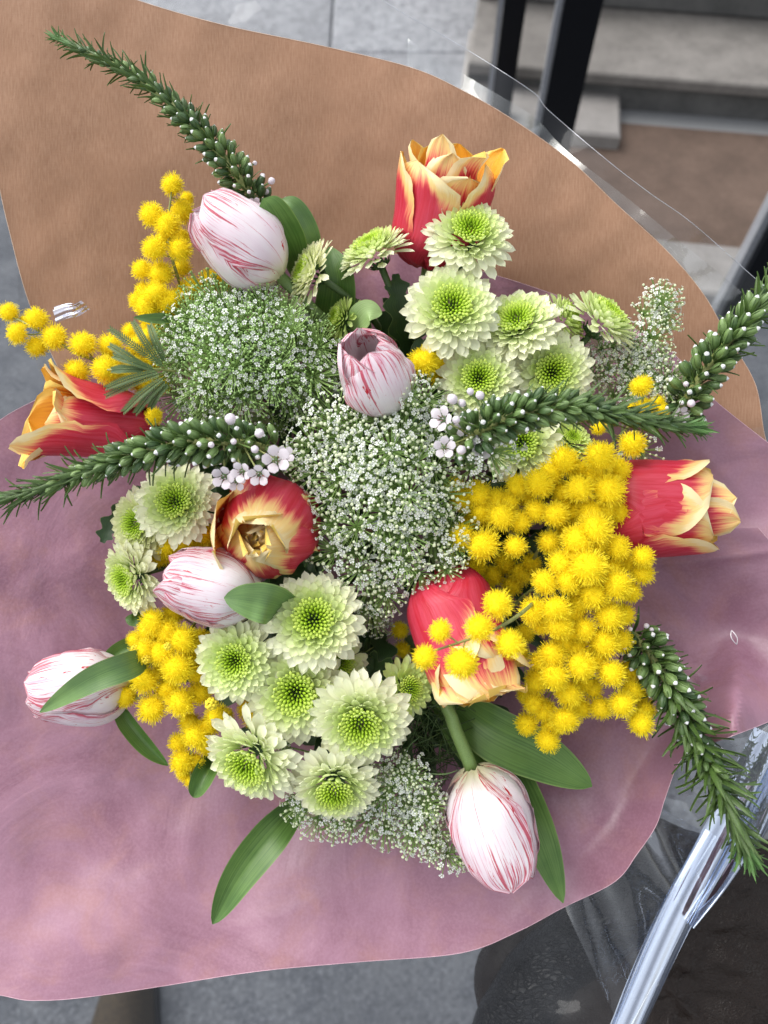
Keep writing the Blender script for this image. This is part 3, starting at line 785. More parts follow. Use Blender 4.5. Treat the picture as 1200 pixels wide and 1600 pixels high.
# left, wide open
tulip((245, 672, .014), (72, 655, .036), 'leftmost red tulip with loose orange petals above the left green spike', [
    dict(phi=30, L=.98, W=.46, a0=70, a1=6, vmid=.35, ripple=.04, seed=21, curl=-15, tipk=.8),
    dict(phi=-72, L=1.40, W=.40, a0=76, a1=8, vmid=.35, ripple=.06, seed=22, curl=-30, r0=.07),
    dict(phi=85, L=1.18, W=.40, a0=82, a1=30, vmid=.42, ripple=.07, seed=23, curl=10, r0=.08),
    dict(phi=-25, L=1.06, W=.44, a0=52, a1=6, vmid=.35, ripple=.06, seed=24, curl=-45),
    dict(phi=-110, L=1.36, W=.36, a0=66, a1=14, vmid=.35, ripple=.09, seed=25, curl=55),
    dict(phi=110, L=1.26, W=.38, a0=80, a1=20, vmid=.42, ripple=.07, seed=26, curl=30),
    dict(phi=180, L=1.24, W=.46, a0=60, a1=10, vmid=.38, ripple=.06, seed=27, curl=-20),
    dict(phi=-145, L=1.34, W=.42, a0=66, a1=14, vmid=.38, ripple=.09, seed=28, curl=30),
    dict(phi=150, L=1.20, W=.38, a0=70, a1=20, vmid=.38, ripple=.08, seed=29, curl=30),
    dict(phi=50, L=1.02, W=.26, a0=40, a1=14, vmid=.38, ripple=.08, seed=30, curl=50)], M['red'], 'red_tulip', RG)
# middle, facing the viewer
tulip((430, 806, .004), (402, 846, .064), 'open red and yellow tulip facing up in the middle left', [
    dict(phi=-28, L=1.34, W=.66, a0=86, a1=-66, vmid=.46, ripple=.12, seed=31, curl=60, curlv=.88, tipk=.34, r0=.14),
    dict(phi=38, L=1.26, W=.60, a0=86, a1=-58, vmid=.46, ripple=.12, seed=32, curl=60, curlv=.86, tipk=.34, r0=.12),
    dict(phi=105, L=1.16, W=.50, a0=84, a1=-6, vmid=.46, ripple=.06, seed=33, curl=-20, curlv=.76, tipk=.36, r0=.18),
    dict(phi=150, L=1.34, W=.46, a0=84, a1=-70, vmid=.44, ripple=.16, seed=34, curl=55, curlv=.86, tipk=.34, r0=.14, split=.06),
    dict(phi=203, L=1.36, W=.48, a0=84, a1=-74, vmid=.44, ripple=.16, seed=35, curl=50, curlv=.86, tipk=.34, r0=.15, split=.08),
    dict(phi=262, L=1.38, W=.50, a0=84, a1=-70, vmid=.44, ripple=.16, seed=36, curl=50, curlv=.86, tipk=.34, r0=.14),
    dict(phi=178, L=1.20, W=.44, a0=80, a1=-84, vmid=.44, ripple=.14, seed=39, curl=25, curlv=.84, tipk=.34, r0=.10, split=.08),
    dict(phi=238, L=1.22, W=.44, a0=80, a1=-80, vmid=.44, ripple=.14, seed=40, curl=30, curlv=.84, tipk=.34, r0=.10),
    dict(phi=298, L=1.16, W=.42, a0=78, a1=-70, vmid=.44, ripple=.14, seed=41, curl=40, curlv=.84, tipk=.34, r0=.08, split=.06),
    dict(phi=75, L=1.06, W=.40, a0=72, a1=-52, vmid=.44, ripple=.13, seed=42, curl=50, curlv=.82, tipk=.36, r0=.06),
    dict(phi=125, L=1.14, W=.42, a0=76, a1=-72, vmid=.44, ripple=.14, seed=38, curl=40, curlv=.84, tipk=.36, r0=.08),
    dict(phi=10, L=1.06, W=.40, a0=72, a1=-66, vmid=.44, ripple=.13, seed=37, curl=45, curlv=.82, tipk=.36, r0=.06)], M['red'], 'red_tulip', RG, cream=-.15)
# right
tulip((935, 797, .006), (1130, 790, .020), 'red tulip with cream tips pointing right over the plum paper', [
    dict(phi=-48, L=1.02, W=.58, a0=86, a1=-12, vmid=.42, ripple=.03, seed=41, curl=-15, r0=.17),
    dict(phi=52, L=1.00, W=.60, a0=86, a1=-12, vmid=.42, ripple=.03, seed=42, curl=-10, r0=.17),
    dict(phi=0, L=1.04, W=.42, a0=80, a1=-14, vmid=.42, ripple=.04, seed=43, curl=-10, r0=.05),
    dict(phi=100, L=1.10, W=.50, a0=86, a1=-10, vmid=.42, ripple=.04, seed=44, r0=.16),
    dict(phi=-100, L=1.04, W=.50, a0=86, a1=-8, vmid=.42, ripple=.04, seed=45, curl=12, r0=.16),
    dict(phi=150, L=1.14, W=.42, a0=84, a1=-6, vmid=.42, ripple=.05, seed=46, curl=12),
    dict(phi=210, L=1.12, W=.42, a0=84, a1=-6, vmid=.42, ripple=.05, seed=47),
    dict(phi=-20, L=1.12, W=.26, a0=56, a1=-8, vmid=.42, ripple=.06, seed=48),
    dict(phi=35, L=1.16, W=.28, a0=62, a1=-6, vmid=.42, ripple=.06, seed=49)], M['red'], 'red_tulip', RG)
# lower
tulip((690, 896, .016), (752, 1096, .044), 'big lower red tulip with mimosa balls hanging over it', [
    dict(phi=62, L=1.04, W=.50, a0=84, a1=-10, vmid=.42, ripple=.04, seed=51, curl=-20, r0=.11),
    dict(phi=-62, L=.92, W=.50, a0=84, a1=-4, vmid=.42, ripple=.05, seed=52, curl=-20, r0=.11),
    dict(phi=0, L=.90, W=.44, a0=82, a1=-10, vmid=.42, ripple=.05, seed=53, r0=.08, curl=-20),
    dict(phi=25, L=1.12, W=.42, a0=78, a1=-8, vmid=.42, ripple=.07, seed=54, curl=15, r0=.06),
    dict(phi=-28, L=1.14, W=.42, a0=78, a1=-6, vmid=.42, ripple=.08, seed=55, r0=.06, curl=20),
    dict(phi=-92, L=.98, W=.36, a0=80, a1=26, vmid=.40, ripple=.06, seed=56, curl=0, r0=.08),
    dict(phi=105, L=1.08, W=.40, a0=82, a1=-8, vmid=.42, ripple=.06, seed=57, curl=0, r0=.08),
    dict(phi=150, L=1.10, W=.42, a0=76, a1=-22, vmid=.42, ripple=.09, seed=58, curl=10, r0=.06),
    dict(phi=205, L=1.12, W=.42, a0=76, a1=-22, vmid=.42, ripple=.10, seed=59, curl=10, r0=.06),
    dict(phi=-5, L=1.14, W=.26, a0=58, a1=4, vmid=.42, ripple=.11, seed=60, curl=50, r0=.03),
    dict(phi=-50, L=1.16, W=.28, a0=64, a1=4, vmid=.42, ripple=.12, seed=61, curl=60, r0=.03)], M['red'], 'red_tulip', RG)

# ------------------------------------------------------------------ tulip leaves and stems
def blade(pts, wpx, mat, foldk=.35, lean=0., nw=8, nl=26, tipk=.7, basew=.55):
    c = crom([P(*p) for p in pts], nl + 1); vs = []; uv = []; fs = []
    for i, p in enumerate(c):
        v = i / nl
        t = (c[min(i + 1, nl)] - c[max(i - 1, 0)]).normalized(); sd = t.cross(TOCAM).normalized(); nn = sd.cross(t)
        sd2 = (sd * math.cos(R_(lean)) + nn * math.sin(R_(lean))); nn2 = sd2.cross(t)
        wd = wpx * .5 * K(0) * (basew + (1 - basew) * sstep(0, .4, v)) * (1 if v < .45 else max(0, 1 - ((v - .45) / .55) ** 2) ** tipk)
        wd = max(wd, .0003)
        for k in range(nw + 1):
            u = k / nw * 2 - 1
            vs.append(p + sd2 * u * wd + nn2 * (foldk * abs(u) ** 1.3 * wd + .04 * wd * math.sin(v * 9 + u * 2))); uv.append((k / nw, v))
    for i in range(nl):
        for k in range(nw): fs.append((i * (nw + 1) + k, i * (nw + 1) + k + 1, (i + 1) * (nw + 1) + k + 1, (i + 1) * (nw + 1) + k))
    return vs, fs, uv
LG = 'tulip leaves'
def leaf(pts, w_, label, mat='leaf', **kw):
    vs, fs, uv = blade(pts, w_, M[mat], **kw)
    o0 = P(*pts[0]); vs = [v - o0 for v in vs]
    thing('tulip_leaf', label, 'leaf', Matrix.Translation(o0), LG, mk('tulip_leaf', vs, fs, M[mat], uv))
leaf([(470, 430, -.01), (452, 380, .020), (425, 330, .038), (411, 310, .042)], 52, 'short broad leaf right beside the upper left striped tulip', 'leaf')
leaf([(500, 420, -.01), (484, 365, .016), (462, 325, .026), (440, 311, .026)], 30, 'narrow bent leaf next to the short broad one near the upper left spike', 'leaf_blue')
leaf([(300, 505, -.01), (262, 500, .020), (238, 499, .030), (209, 496, .036)], 17, 'narrow leaf tip poking out left of the green lace dome', 'leaf_blue', foldk=.6)
leaf([(470, 955, .0), (430, 945, .055), (392, 938, .064), (350, 934, .064)], 56, 'leaf lying across the base of the fat pale tulip', 'leaf_blue', foldk=.2)
leaf([(250, 1020, .0), (205, 1038, .036), (140, 1064, .046), (62, 1113, .036)], 40, 'long pale leaf lying across the leftmost striped tulip', 'leaf_blue', foldk=.25)
leaf([(260, 990, -.02), (215, 1005, -.004), (180, 1022, .0), (160, 1045, .0)], 30, 'leaf behind the leftmost striped tulip, above its base', 'leaf')
leaf([(180, 1090, -.01), (200, 1125, -.004), (232, 1165, -.002), (263, 1196, -.002)], 30, 'thin folded leaf below the leftmost striped tulip', 'leaf', foldk=.8)
leaf([(345, 1170, -.02), (325, 1200, .004), (312, 1225, .010), (302, 1246, .010)], 34, 'stubby leaf tip left of the lowest left mum', 'leaf', foldk=.8)
leaf([(480, 1240, -.03), (425, 1300, -.004), (375, 1365, .004), (332, 1444, .004)], 58, 'long dark leaf pointing down onto the plum paper', 'leaf', foldk=.6)
leaf([(690, 1080, -.03), (765, 1140, -.002), (845, 1180, .002), (925, 1229, .0)], 84, 'broad dark leaf reaching right under the mimosa', 'leaf', foldk=.35)
leaf([(700, 1100, -.03), (770, 1170, -.010), (835, 1290, -.006), (880, 1411, -.002)], 66, 'long leaf running down behind the lowest striped tulip', 'leaf', foldk=.45)
leaf([(680, 1090, -.04), (720, 1150, -.02), (760, 1200, -.018), (800, 1260, -.02)], 48, 'shaded leaf between the thick bare stem and the long leaf', 'leaf')
leaf([(500, 560, -.03), (520, 500, -.01), (527, 440, .004), (515, 385, .002)], 62, 'upright leaf behind the side-facing cream mum', 'leaf')
leaf([(540, 640, -.03), (556, 570, -.02), (560, 510, -.01), (566, 470, -.005)], 50, 'dark leaf behind the small lime bud', 'leaf_dark')
leaf([(548, 520, .0), (560, 500, .018), (575, 486, .024), (597, 490, .022)], 38, 'small pale leaf beside the small lime bud', 'leaf_pale', foldk=.2)
leaf([(240, 950, -.03), (222, 962, -.01), (208, 968, -.006), (196, 966, -.006)], 24, 'small leaf under the far left mum', 'leaf')
inv = low_tulip.matrix_basis.inverted()
b = MB(); b.tube([inv @ p for p in crom([P(640, 1000, -.06), P(690, 1085, .0), P(712, 1140, .010), P(738, 1203, .012)], 14)], .0042 / low_tulip.matrix_basis.to_scale().x, 12)
ob('stem', b.mesh('stem', M['stem']), low_tulip)

# ------------------------------------------------------------------ mimosa
def fib(i, n):
    z = 1 - 2 * (i + .5) / n; r = math.sqrt(1 - z * z); a = i * GA
    return Vector((r * math.cos(a), r * math.sin(a), z))
def ball_mesh(seed, nf=1000, bald=0.):
    rr = random.Random(seed); b = MB()
    nlat, nlon = 8, 12; vs = []
    for i in range(nlat + 1):
        th = math.pi * i / nlat
        for k in range(nlon):
            ph = 2 * math.pi * k / nlon; q = .70 + rr.uniform(-.05, .05)
            vs.append((q * math.sin(th) * math.cos(ph), q * math.sin(th) * math.sin(ph), q * math.cos(th)))
    b.add(vs, [(i * nlon + k, i * nlon + (k + 1) % nlon, (i + 1) * nlon + (k + 1) % nlon, (i + 1) * nlon + k) for i in range(nlat) for k in range(nlon)], None, 1)
    for i in range(nf):
        d = fib(i, nf) + Vector((rr.gauss(0, .07), rr.gauss(0, .07), rr.gauss(0, .07))); d.normalize()
        clump = .90 + .12 * noise.noise(d * 3.2 + Vector((seed, 0, 0)))
        L = clump * rr.uniform(.90, 1.10)
        bend = Vector((rr.gauss(0, .10), rr.gauss(0, .10), rr.gauss(0, .10)))
        a = d.cross(Vector((rr.uniform(-1, 1), rr.uniform(-1, 1), rr.uniform(-1, 1)))).normalized(); w_ = .0115
        tip = d * L + bend
        b.add([d * .62 - a * w_, d * .62 + a * w_, tip + a * w_ * 1.5, tip + d * .03, tip - a * w_ * 1.5], [(0, 1, 2, 4), (4, 2, 3)], None, 0)
    return b.mesh('mimosa_ball', [M['yel'], M['yel2']])
BALLS = [ball_mesh(s, 1000 - 60 * (s % 3)) for s in range(8)]
def budball(seed):
    b = MB()
    for i in range(26):
        d = fib(i, 26); c = d * .55
        a = d.cross(Vector((.3, .5, .8))).normalized(); e = d.cross(a)
        vs = [c + (a * math.cos(q) + e * math.sin(q)) * .26 * s + d * hh for (s, hh) in ((1, 0), (.85, .16), (.35, .26)) for q in [m / 6 * 2 * math.pi for m in range(6)]]
        fs = [(j * 6 + m, j * 6 + (m + 1) % 6, (j + 1) * 6 + (m + 1) % 6, (j + 1) * 6 + m) for j in range(2) for m in range(6)] + [tuple(12 + m for m in range(6))]
        b.add(vs, fs)
    return b.mesh('mimosa_bud', M['budy'])
BUDB = budball(0)
def sprig(label, main, balls, buds=(), hm=0.0, jit=.0):
    """main: stem points px,py,h from base to tip; balls: px,py,r[,h]"""
    o0 = P(*main[0]); root = thing('mimosa_sprig', label, 'mimosa', Matrix.Translation(o0), 'yellow mimosa sprigs')
    c = crom([P(*p) for p in main], 40)
    b = MB(); b.tube([p - o0 for p in c], [.0013 - .0008 * i / 39 for i in range(40)], 7)
    ob('stem', b.mesh('stem', M['stem_olive']), root)
    rr = random.Random(int(main[0][0]))
    for q in balls:
        h = q[3] if len(q) > 3 else hm + rr.uniform(-.006, .006)
        ctr = P(q[0], q[1], h); r = q[2] * K(h)
        m = Matrix.Translation(ctr - o0) @ Matrix.Rotation(rr.uniform(0, 6.28), 4, Vector((rr.gauss(0, 1), rr.gauss(0, 1), rr.gauss(0, 1)))) @ Matrix.Diagonal((r * rr.uniform(.90, 1.08), r * rr.uniform(.90, 1.08), r * rr.uniform(.85, 1.05), 1))
        ob('blossom_ball', rr.choice(BALLS), root, m)
        j = min(range(40), key=lambda i: (c[i] - ctr).length); j = max(0, j - 3)
        mid = (c[j] + ctr) / 2 - TOCAM * .003
        b = MB(); b.tube([p - o0 for p in crom([c[j], mid, ctr], 6)], .00045, 5, cap=False)
        ob('stalk', b.mesh('stalk', M['stem_olive']), root)
    for q in buds:
        h = q[3] if len(q) > 3 else hm
        ob('bud_cluster', BUDB, root, Matrix.Translation(P(q[0], q[1], h) - o0) @ Matrix.Scale(q[2] * K(h), 4))
    return root
sprig('tall yellow mimosa sprig left of the upper left striped tulip', [(300, 520, -.04), (283, 450, .0), (268, 400, .014), (263, 350, .018), (269, 290, .020)],
      [(269, 289, 19), (237, 336, 20), (262, 352, 24), (285, 330, 20, .008), (241, 388, 20), (281, 390, 21), (251, 427, 22), (221, 421, 17), (284, 418, 16, .0), (225, 455, 17, .006), (243, 460, 22), (283, 370, 15, 0), (256, 375, 14, 0), (292, 310, 12, 0)], hm=.018)
sprig('crowded yellow mimosa above the green lace dome', [(330, 560, -.05), (300, 500, -.01), (270, 480, .008), (230, 475, .01)],
      [(262, 472, 24, .014), (230, 478, 24, .014), (215, 470, 16, .004), (300, 455, 22, .004), (328, 438, 19, .0), (288, 462, 20, .006), (238, 500, 22, .008), (262, 500, 22, .006), (320, 462, 20, .0), (350, 440, 14, -.004), (245, 445, 14, 0)], hm=.01)
sprig('long yellow mimosa sprig reaching off the left edge', [(260, 600, -.03), (200, 570, .006), (140, 560, .022), (90, 535, .026), (40, 505, .024), (8, 492, .022)],
      [(14, 488, 17), (57, 498, 19), (26, 521, 18), (85, 527, 22), (57, 541, 18, .022), (130, 538, 22), (38, 503, 12, .016)], hm=.026)
sprig('yellow mimosa sprig behind the dark feathery leaf', [(280, 620, -.04), (240, 590, .0), (200, 565, .015), (150, 560, .03)],
      [(172, 540, 20, .022), (165, 578, 25, .036), (120, 582, 22, .030), (190, 590, 22, .024), (215, 540, 20, .016), (235, 525, 20, .012), (210, 570, 22, .016), (240, 560, 20, .012), (185, 560, 20, .018), (180, 605, 18, .022), (225, 600, 20, .012), (241, 650, 16, .038), (205, 520, 16, .008), (255, 600, 18, .01)], hm=.02)
sprig('yellow mimosa between the left mums and the fat pale tulip', [(360, 900, -.05), (330, 860, .0), (290, 850, .01), (255, 858, .01)],
      [(262, 852, 22, .020), (290, 842, 23, .024), (318, 836, 20, .024), (335, 845, 16, .018), (275, 866, 20, .012), (305, 855, 18, .015), (248, 870, 18, .01)], hm=.02)
sprig('thick yellow mimosa mass left of the lower mums', [(330, 930, -.05), (300, 980, .0), (260, 1030, .012), (235, 1080, .012), (205, 1095, .012)],
      [(240, 972, 22), (232, 985, 20), (262, 985, 22, .024), (287, 1000, 25, .028), (312, 998, 18), (225, 1018, 22), (252, 1020, 22, .026), (278, 1045, 27, .032), (227, 1062, 24), (197, 1088, 20, .012), (237, 1107, 24, .024), (283, 1097, 26, .026), (308, 1052, 20), (312, 1082, 20), (255, 1045, 20, .014),
       (200, 1062, 16, .004), (262, 1078, 22, .018), (298, 1030, 22, .016), (320, 1020, 18, .014), (245, 1000, 22, .010), (270, 960, 20, .012), (215, 1040, 18, .008), (212, 1000, 16, .006)],
      buds=[(212, 1014, 9, .028), (228, 1030, 10, .030), (262, 1010, 8, .036), (330, 1100, 13, .034)], hm=.020)
sprig('lower tail of yellow mimosa beside the lowest left mum', [(350, 1080, -.03), (320, 1130, .004), (300, 1170, .008), (298, 1222, .008)],
      [(307, 1148, 24, .020), (340, 1118, 22, .022), (285, 1190, 22, .010), (280, 1160, 18, .004), (300, 1217, 16, .004), (325, 1135, 20, .016), (352, 1120, 16, .014), (296, 1128, 20, .010), (305, 1190, 16, .006), (288, 1208, 13, .004), (322, 1165, 18, .006)], hm=.012)
sprig('pair of mimosa balls right of the upright striped tulip', [(660, 680, -.05), (672, 620, .0), (668, 570, .024)], [(662, 565, 25, .030), (688, 575, 20, .016), (700, 562, 14, .006), (682, 590, 16, .008)], hm=.02)
sprig('mimosa balls by the tip of the middle green spike', [(900, 740, -.05), (960, 690, .0), (1000, 640, .02), (1003, 605, .026)],
      [(1002, 603, 19, .034), (1008, 636, 17, .02), (988, 694, 24, .030), (985, 640, 12, .012), (1035, 640, 13, .016), (935, 668, 13, .022), (1028, 628, 12, .012)], hm=.02)
sprig('upper half of the large yellow mimosa mass at right', [(780, 960, -.06), (830, 880, -.01), (860, 820, .012), (900, 770, .020), (945, 715, .024)],
      [(882, 722, 26), (938, 714, 30, .042), (842, 756, 25, .040), (809, 760, 20, .032), (905, 764, 25, .045), (951, 766, 30, .042), (922, 800, 27, .038), (868, 804, 24, .042), (838, 798, 22, .036), (860, 740, 22, .032), (880, 770, 22, .030), (965, 735, 22, .030),
       (930, 742, 24, .032), (905, 735, 20, .028), (859, 848, 23, .032), (885, 830, 20, .022), (965, 800, 24, .030), (945, 795, 22, .034), (900, 800, 22, .030), (972, 765, 18, .024), (880, 790, 20, .028), (822, 775, 18, .026)], hm=.036)
sprig('left arm of the large mimosa mass beside the big lace flower', [(840, 880, -.03), (810, 840, .01), (770, 820, .024), (730, 800, .024)],
      [(747, 772, 24, .030), (722, 783, 20, .026), (784, 806, 26, .036), (813, 815, 20, .034), (722, 839, 24, .034), (755, 852, 27, .040), (805, 854, 22, .040), (775, 782, 22, .028), (752, 800, 22, .028), (733, 815, 16, .018), (795, 785, 20, .030), (740, 850, 16, .026), (765, 825, 14, .014), (710, 760, 16, .016)], hm=.03)
sprig('middle of the large yellow mimosa mass at right', [(760, 1000, -.06), (820, 930, .0), (880, 900, .02), (940, 870, .03), (1000, 868, .03)],
      [(930, 827, 28, .052), (901, 845, 28, .050), (963, 856, 24, .044), (876, 881, 25, .048), (918, 886, 32, .056), (1004, 870, 20, .044), (851, 910, 24, .050), (888, 906, 26, .050), (963, 914, 28, .050), (1003, 895, 21, .036), (926, 928, 28, .048), (868, 952, 27, .054), (834, 955, 24, .046),
       (872, 977, 25, .050), (951, 962, 28, .044), (913, 983, 22, .044), (905, 940, 22, .040), (940, 905, 22, .040), (955, 885, 20, .038), (895, 870, 22, .046), (845, 975, 20, .040), (985, 925, 18, .032), (978, 880, 18, .032), (895, 960, 20, .038), (930, 850, 22, .044), (890, 985, 18, .040), (975, 960, 20, .030)], hm=.045)
sprig('lower half of the large yellow mimosa mass at right', [(760, 1000, -.06), (820, 1020, .0), (870, 1040, .020), (920, 1085, .026), (985, 1110, .022)],
      [(942, 1003, 27, .040), (968, 1000, 22, .030), (863, 1022, 24, .042), (907, 1040, 27, .046), (866, 1057, 24, .046), (955, 1052, 24, .044), (888, 1083, 26, .038), (838, 1064, 22, .026), (972, 1100, 23, .040), (938, 1106, 20, .028), (834, 1098, 20, .026), (882, 1124, 26, .036), (823, 1131, 19, .022),
       (855, 1157, 21, .028), (1001, 1130, 22, .034), (988, 1078, 22, .022), (1008, 1110, 18, .018), (913, 1065, 20, .026), (880, 1005, 22, .036), (930, 1030, 22, .034), (905, 1105, 20, .024), (850, 1110, 20, .024), (985, 1045, 20, .016), (862, 1135, 18, .022), (845, 1035, 20, .026), (900, 1012, 20, .036), (925, 1075, 20, .024), (822, 1085, 16, .012), (812, 1020, 16, .004), (1000, 1090, 16, .012)], hm=.034)
sprig('five mimosa balls resting on the lower red tulip', [(845, 930, .02), (815, 958, .072), (770, 985, .090), (720, 1003, .092), (668, 1020, .090)],
      [(778, 944, 27, .094), (749, 981, 25, .098), (797, 1006, 25, .098), (688, 986, 20, .096), (664, 1027, 21, .096), (722, 1036, 28, .100)], hm=.094)
sprig('shaded mimosa balls deep below the large mass', [(780, 960, -.08), (770, 900, -.03), (780, 870, -.02)],
      [(745, 885, 18, -.02), (770, 900, 20, -.022), (790, 880, 20, -.02), (815, 895, 20, -.016), (730, 890, 16, -.024), (800, 915, 18, -.02), (820, 990, 18, -.01), (830, 880, 18, -.01), (700, 870, 14, -.03)], hm=-.02)
sprig('few mimosa balls in the gaps between the lower mums', [(420, 1130, -.06), (400, 1125, -.01), (380, 1118, .01)],
      [(398, 1122, 20, .012), (385, 1108, 16, .010), (415, 945, 14, .0), (330, 1000, 14, .01), (625, 985, 16, -.03), (628, 1015, 14, -.03), (420, 1130, 14, 0)], hm=.01)
# feathery mimosa leaf
b0 = P(262, 578, .040)
fr = thing('mimosa_leaf', 'dark feathery mimosa leaf beside the green lace dome', 'leaf', Matrix.Translation(b0))
b = MB(); b.tube([p - b0 for p in crom([P(275, 580, .035), P(240, 577, .046), P(200, 577, .048), P(168, 578, .046)], 12)], .0006, 6); ob('rachis', b.mesh('rachis', M['stem_olive']), fr)
def pinna(p0, p1, wpx, nleaf):
    a = P(*p0); c = P(*p1); mid = (a + c) / 2 + TOCAM * .003
    cc = crom([a, mid, c], 20); b = MB(); b.tube([p - b0 for p in cc], .00035, 5)
    for i in range(nleaf):
        t = (i + .6) / nleaf; x = t * 19; j = min(int(x), 18); p = cc[j].lerp(cc[j + 1], x - j)
        tg = (cc[j + 1] - cc[j]).normalized(); sd = tg.cross(TOCAM).normalized()
        for s in (-1, 1):
            d = (sd * s * .75 + tg * .72 + TOCAM * .12).normalized(); L = wpx * K(.04) * (.55 + .45 * math.sin(math.pi * (t * .85 + .1)))
            wv = tg * .00072
            q = p - b0
            b.add([q, q + d * L * .35 + wv, q + d * L, q + d * L * .4 - wv], [(0, 1, 2, 3)], [(.5, 0), (1, .4), (.5, 1), (0, .4)])
    ob('leaflet_row', b.mesh('leaflet_row', M['fern']), fr)
for q in [((255, 572, .046), (172, 514, .050)), ((252, 570, .044), (208, 503, .046)), ((258, 565, .042), (234, 508, .042)), ((240, 577, .048), (178, 556, .048)), ((245, 580, .048), (166, 606, .050)), ((250, 583, .048), (166, 619, .046)),
          ((255, 590, .047), (193, 643, .050)), ((258, 595, .046), (212, 645, .046)), ((230, 575, .048), (172, 540, .046)), ((262, 600, .044), (235, 636, .044)), ((225, 578, .048), (176, 578, .048))]:
    pinna(q[0], q[1], 11, 24)

# ------------------------------------------------------------------ lace flowers
def umbellet(seed, n, full, fsize, budfrac, mats):
    rr = random.Random(seed); b = MB()
    for i in range(n):
        t = math.sqrt((i + .6) / n); ph = i * GA + rr.uniform(-.2, .2); th = full * t
        tip = Vector((math.sin(th) * math.cos(ph), math.sin(th) * math.sin(ph), .25 + .42 * math.cos(th))) * rr.uniform(.90, 1.08)
        mid = tip * .5 + Vector((0, 0, -.06)) ; mid = mid * 1.0
        b.tube([Vector((0, 0, 0)), mid, tip], .019, 3, 2, cap=False)
        d = (tip - Vector((0, 0, -.2))).normalized(); a = d.cross(Vector((.2, .9, .3))).normalized(); c = d.cross(a)
        if rr.random() < (budfrac * (1.4 - t) if budfrac > 0 else (.36 + .58 * sstep(.35, .8, t))):
            s = fsize * rr.uniform(.45, .62) * (.72 if budfrac < 0 else 1)
            vs = [tip + (a * math.cos(q) + c * math.sin(q)) * s * k + d * hh * s for (k, hh) in ((.55, -.5), (1, .1), (.7, .8)) for q in [m / 5 * 6.283 for m in range(5)]] + [tip + d * s * 1.05]
            fs = [(j * 5 + m, j * 5 + (m + 1) % 5, (j + 1) * 5 + (m + 1) % 5, (j + 1) * 5 + m) for j in range(2) for m in range(5)] + [(10 + m, 10 + (m + 1) % 5, 15) for m in range(5)]
            b.add(vs, fs, None, 1)
        else:
            s = fsize * rr.uniform(.8, 1.15); q0 = rr.uniform(0, 6.28)
            for m in range(5):
                q = q0 + m / 5 * 6.283; e = a * math.cos(q) + c * math.sin(q); f = a * -math.sin(q) + c * math.cos(q)
                ln = s * rr.uniform(.8, 1.15)
                b.add([tip + e * ln * .12, tip + e * ln * .65 - f * ln * .36 + d * s * .18, tip + e * ln * .95 + d * s * .05, tip + e * ln * .65 + f * ln * .36 + d * s * .18], [(0, 1, 2, 3)], None, 0)
            b.add([tip + (a * math.cos(q) + c * math.sin(q)) * s * .24 + d * .03 for q in (0, 2.1, 4.2)] + [tip + d * s * .45], [(0, 1, 3), (1, 2, 3), (2, 0, 3)], None, 1)
    return b.mesh('umbellet', mats, False)
UA = [umbellet(s, 44, 1.12, .120, .75, [M['wht'], M['grw'], M['ray']]) for s in range(5)]      # white, dense
UB = [umbellet(20 + s, 70, 1.50, .110, -1, [M['wht'], M['ray2'], M['ray']]) for s in range(5)]  # finer and greener
def inpoly(x, y, poly):
    c = False; j = len(poly) - 1
    for i in range(len(poly)):
        xi, yi = poly[i][:2]; xj, yj = poly[j][:2]
        if (yi > y) != (yj > y) and x < (xj - xi) * (y - yi) / (yj - yi) + xi: c = not c
        j = i
    return c
def poisson(poly, dmin, n, seed):
    rr = random.Random(seed); xs = [p[0] for p in poly]; ys = [p[1] for p in poly]; out = []
    for _ in range(6000):
        x = rr.uniform(min(xs), max(xs)); y = rr.uniform(min(ys), max(ys))
        if inpoly(x, y, poly) and all(math.hypot(x - a, y - b) > dmin for a, b in out): out.append((x, y))
        if len(out) >= n: break
    return out
def umbel(label, hub, poly, dmin, nmax, rpx, hf, bank, seed, extra=(), spread=.5, stemdir=(0, 0, 1), raymat='ray'):
    o0 = P(*hub); root = thing('lace_flower', label, 'lace flower', Matrix.Translation(o0), 'white lace flowers')
    rr = random.Random(seed)
    pts = [(x, y, hf(x, y) + rr.uniform(-.007, .005), rpx * rr.uniform(.85, 1.2)) for x, y in poisson(poly, dmin, nmax, seed)] + list(extra)
    for (x, y, h, r) in pts:
        p = P(x, y, h); d = ((p - o0).normalized() * spread + TOCAM * (1 - spread) + V(rr.gauss(0, .22), rr.gauss(0, .22), 0)).normalized()
        s = r * K(h)
        ob('umbellet', rr.choice(bank), root, frame(p - o0 - d * s * .5, d, V(rr.uniform(-1, 1), rr.uniform(-1, 1), 0), s))
        b = MB(); q = p - o0 - d * s * .5
        b.tube(crom([Vector((0, 0, 0)), q * .5 - TOCAM * .006 + V(rr.uniform(-.002, .002), rr.uniform(-.002, .002), 0), q], 7), .00055, 5, cap=False)
        ob('ray', b.mesh('ray', M[raymat]), root)
    curve_stem(root, o0, V(*stemdir), .0022, M['stem'])
    return root
dome = lambda cx, cy, rx, ry, h0, h1: (lambda x, y: h0 + (h1 - h0) * max(0, 1 - ((x - cx) / rx) ** 2 - ((y - cy) / ry) ** 2) ** .7)
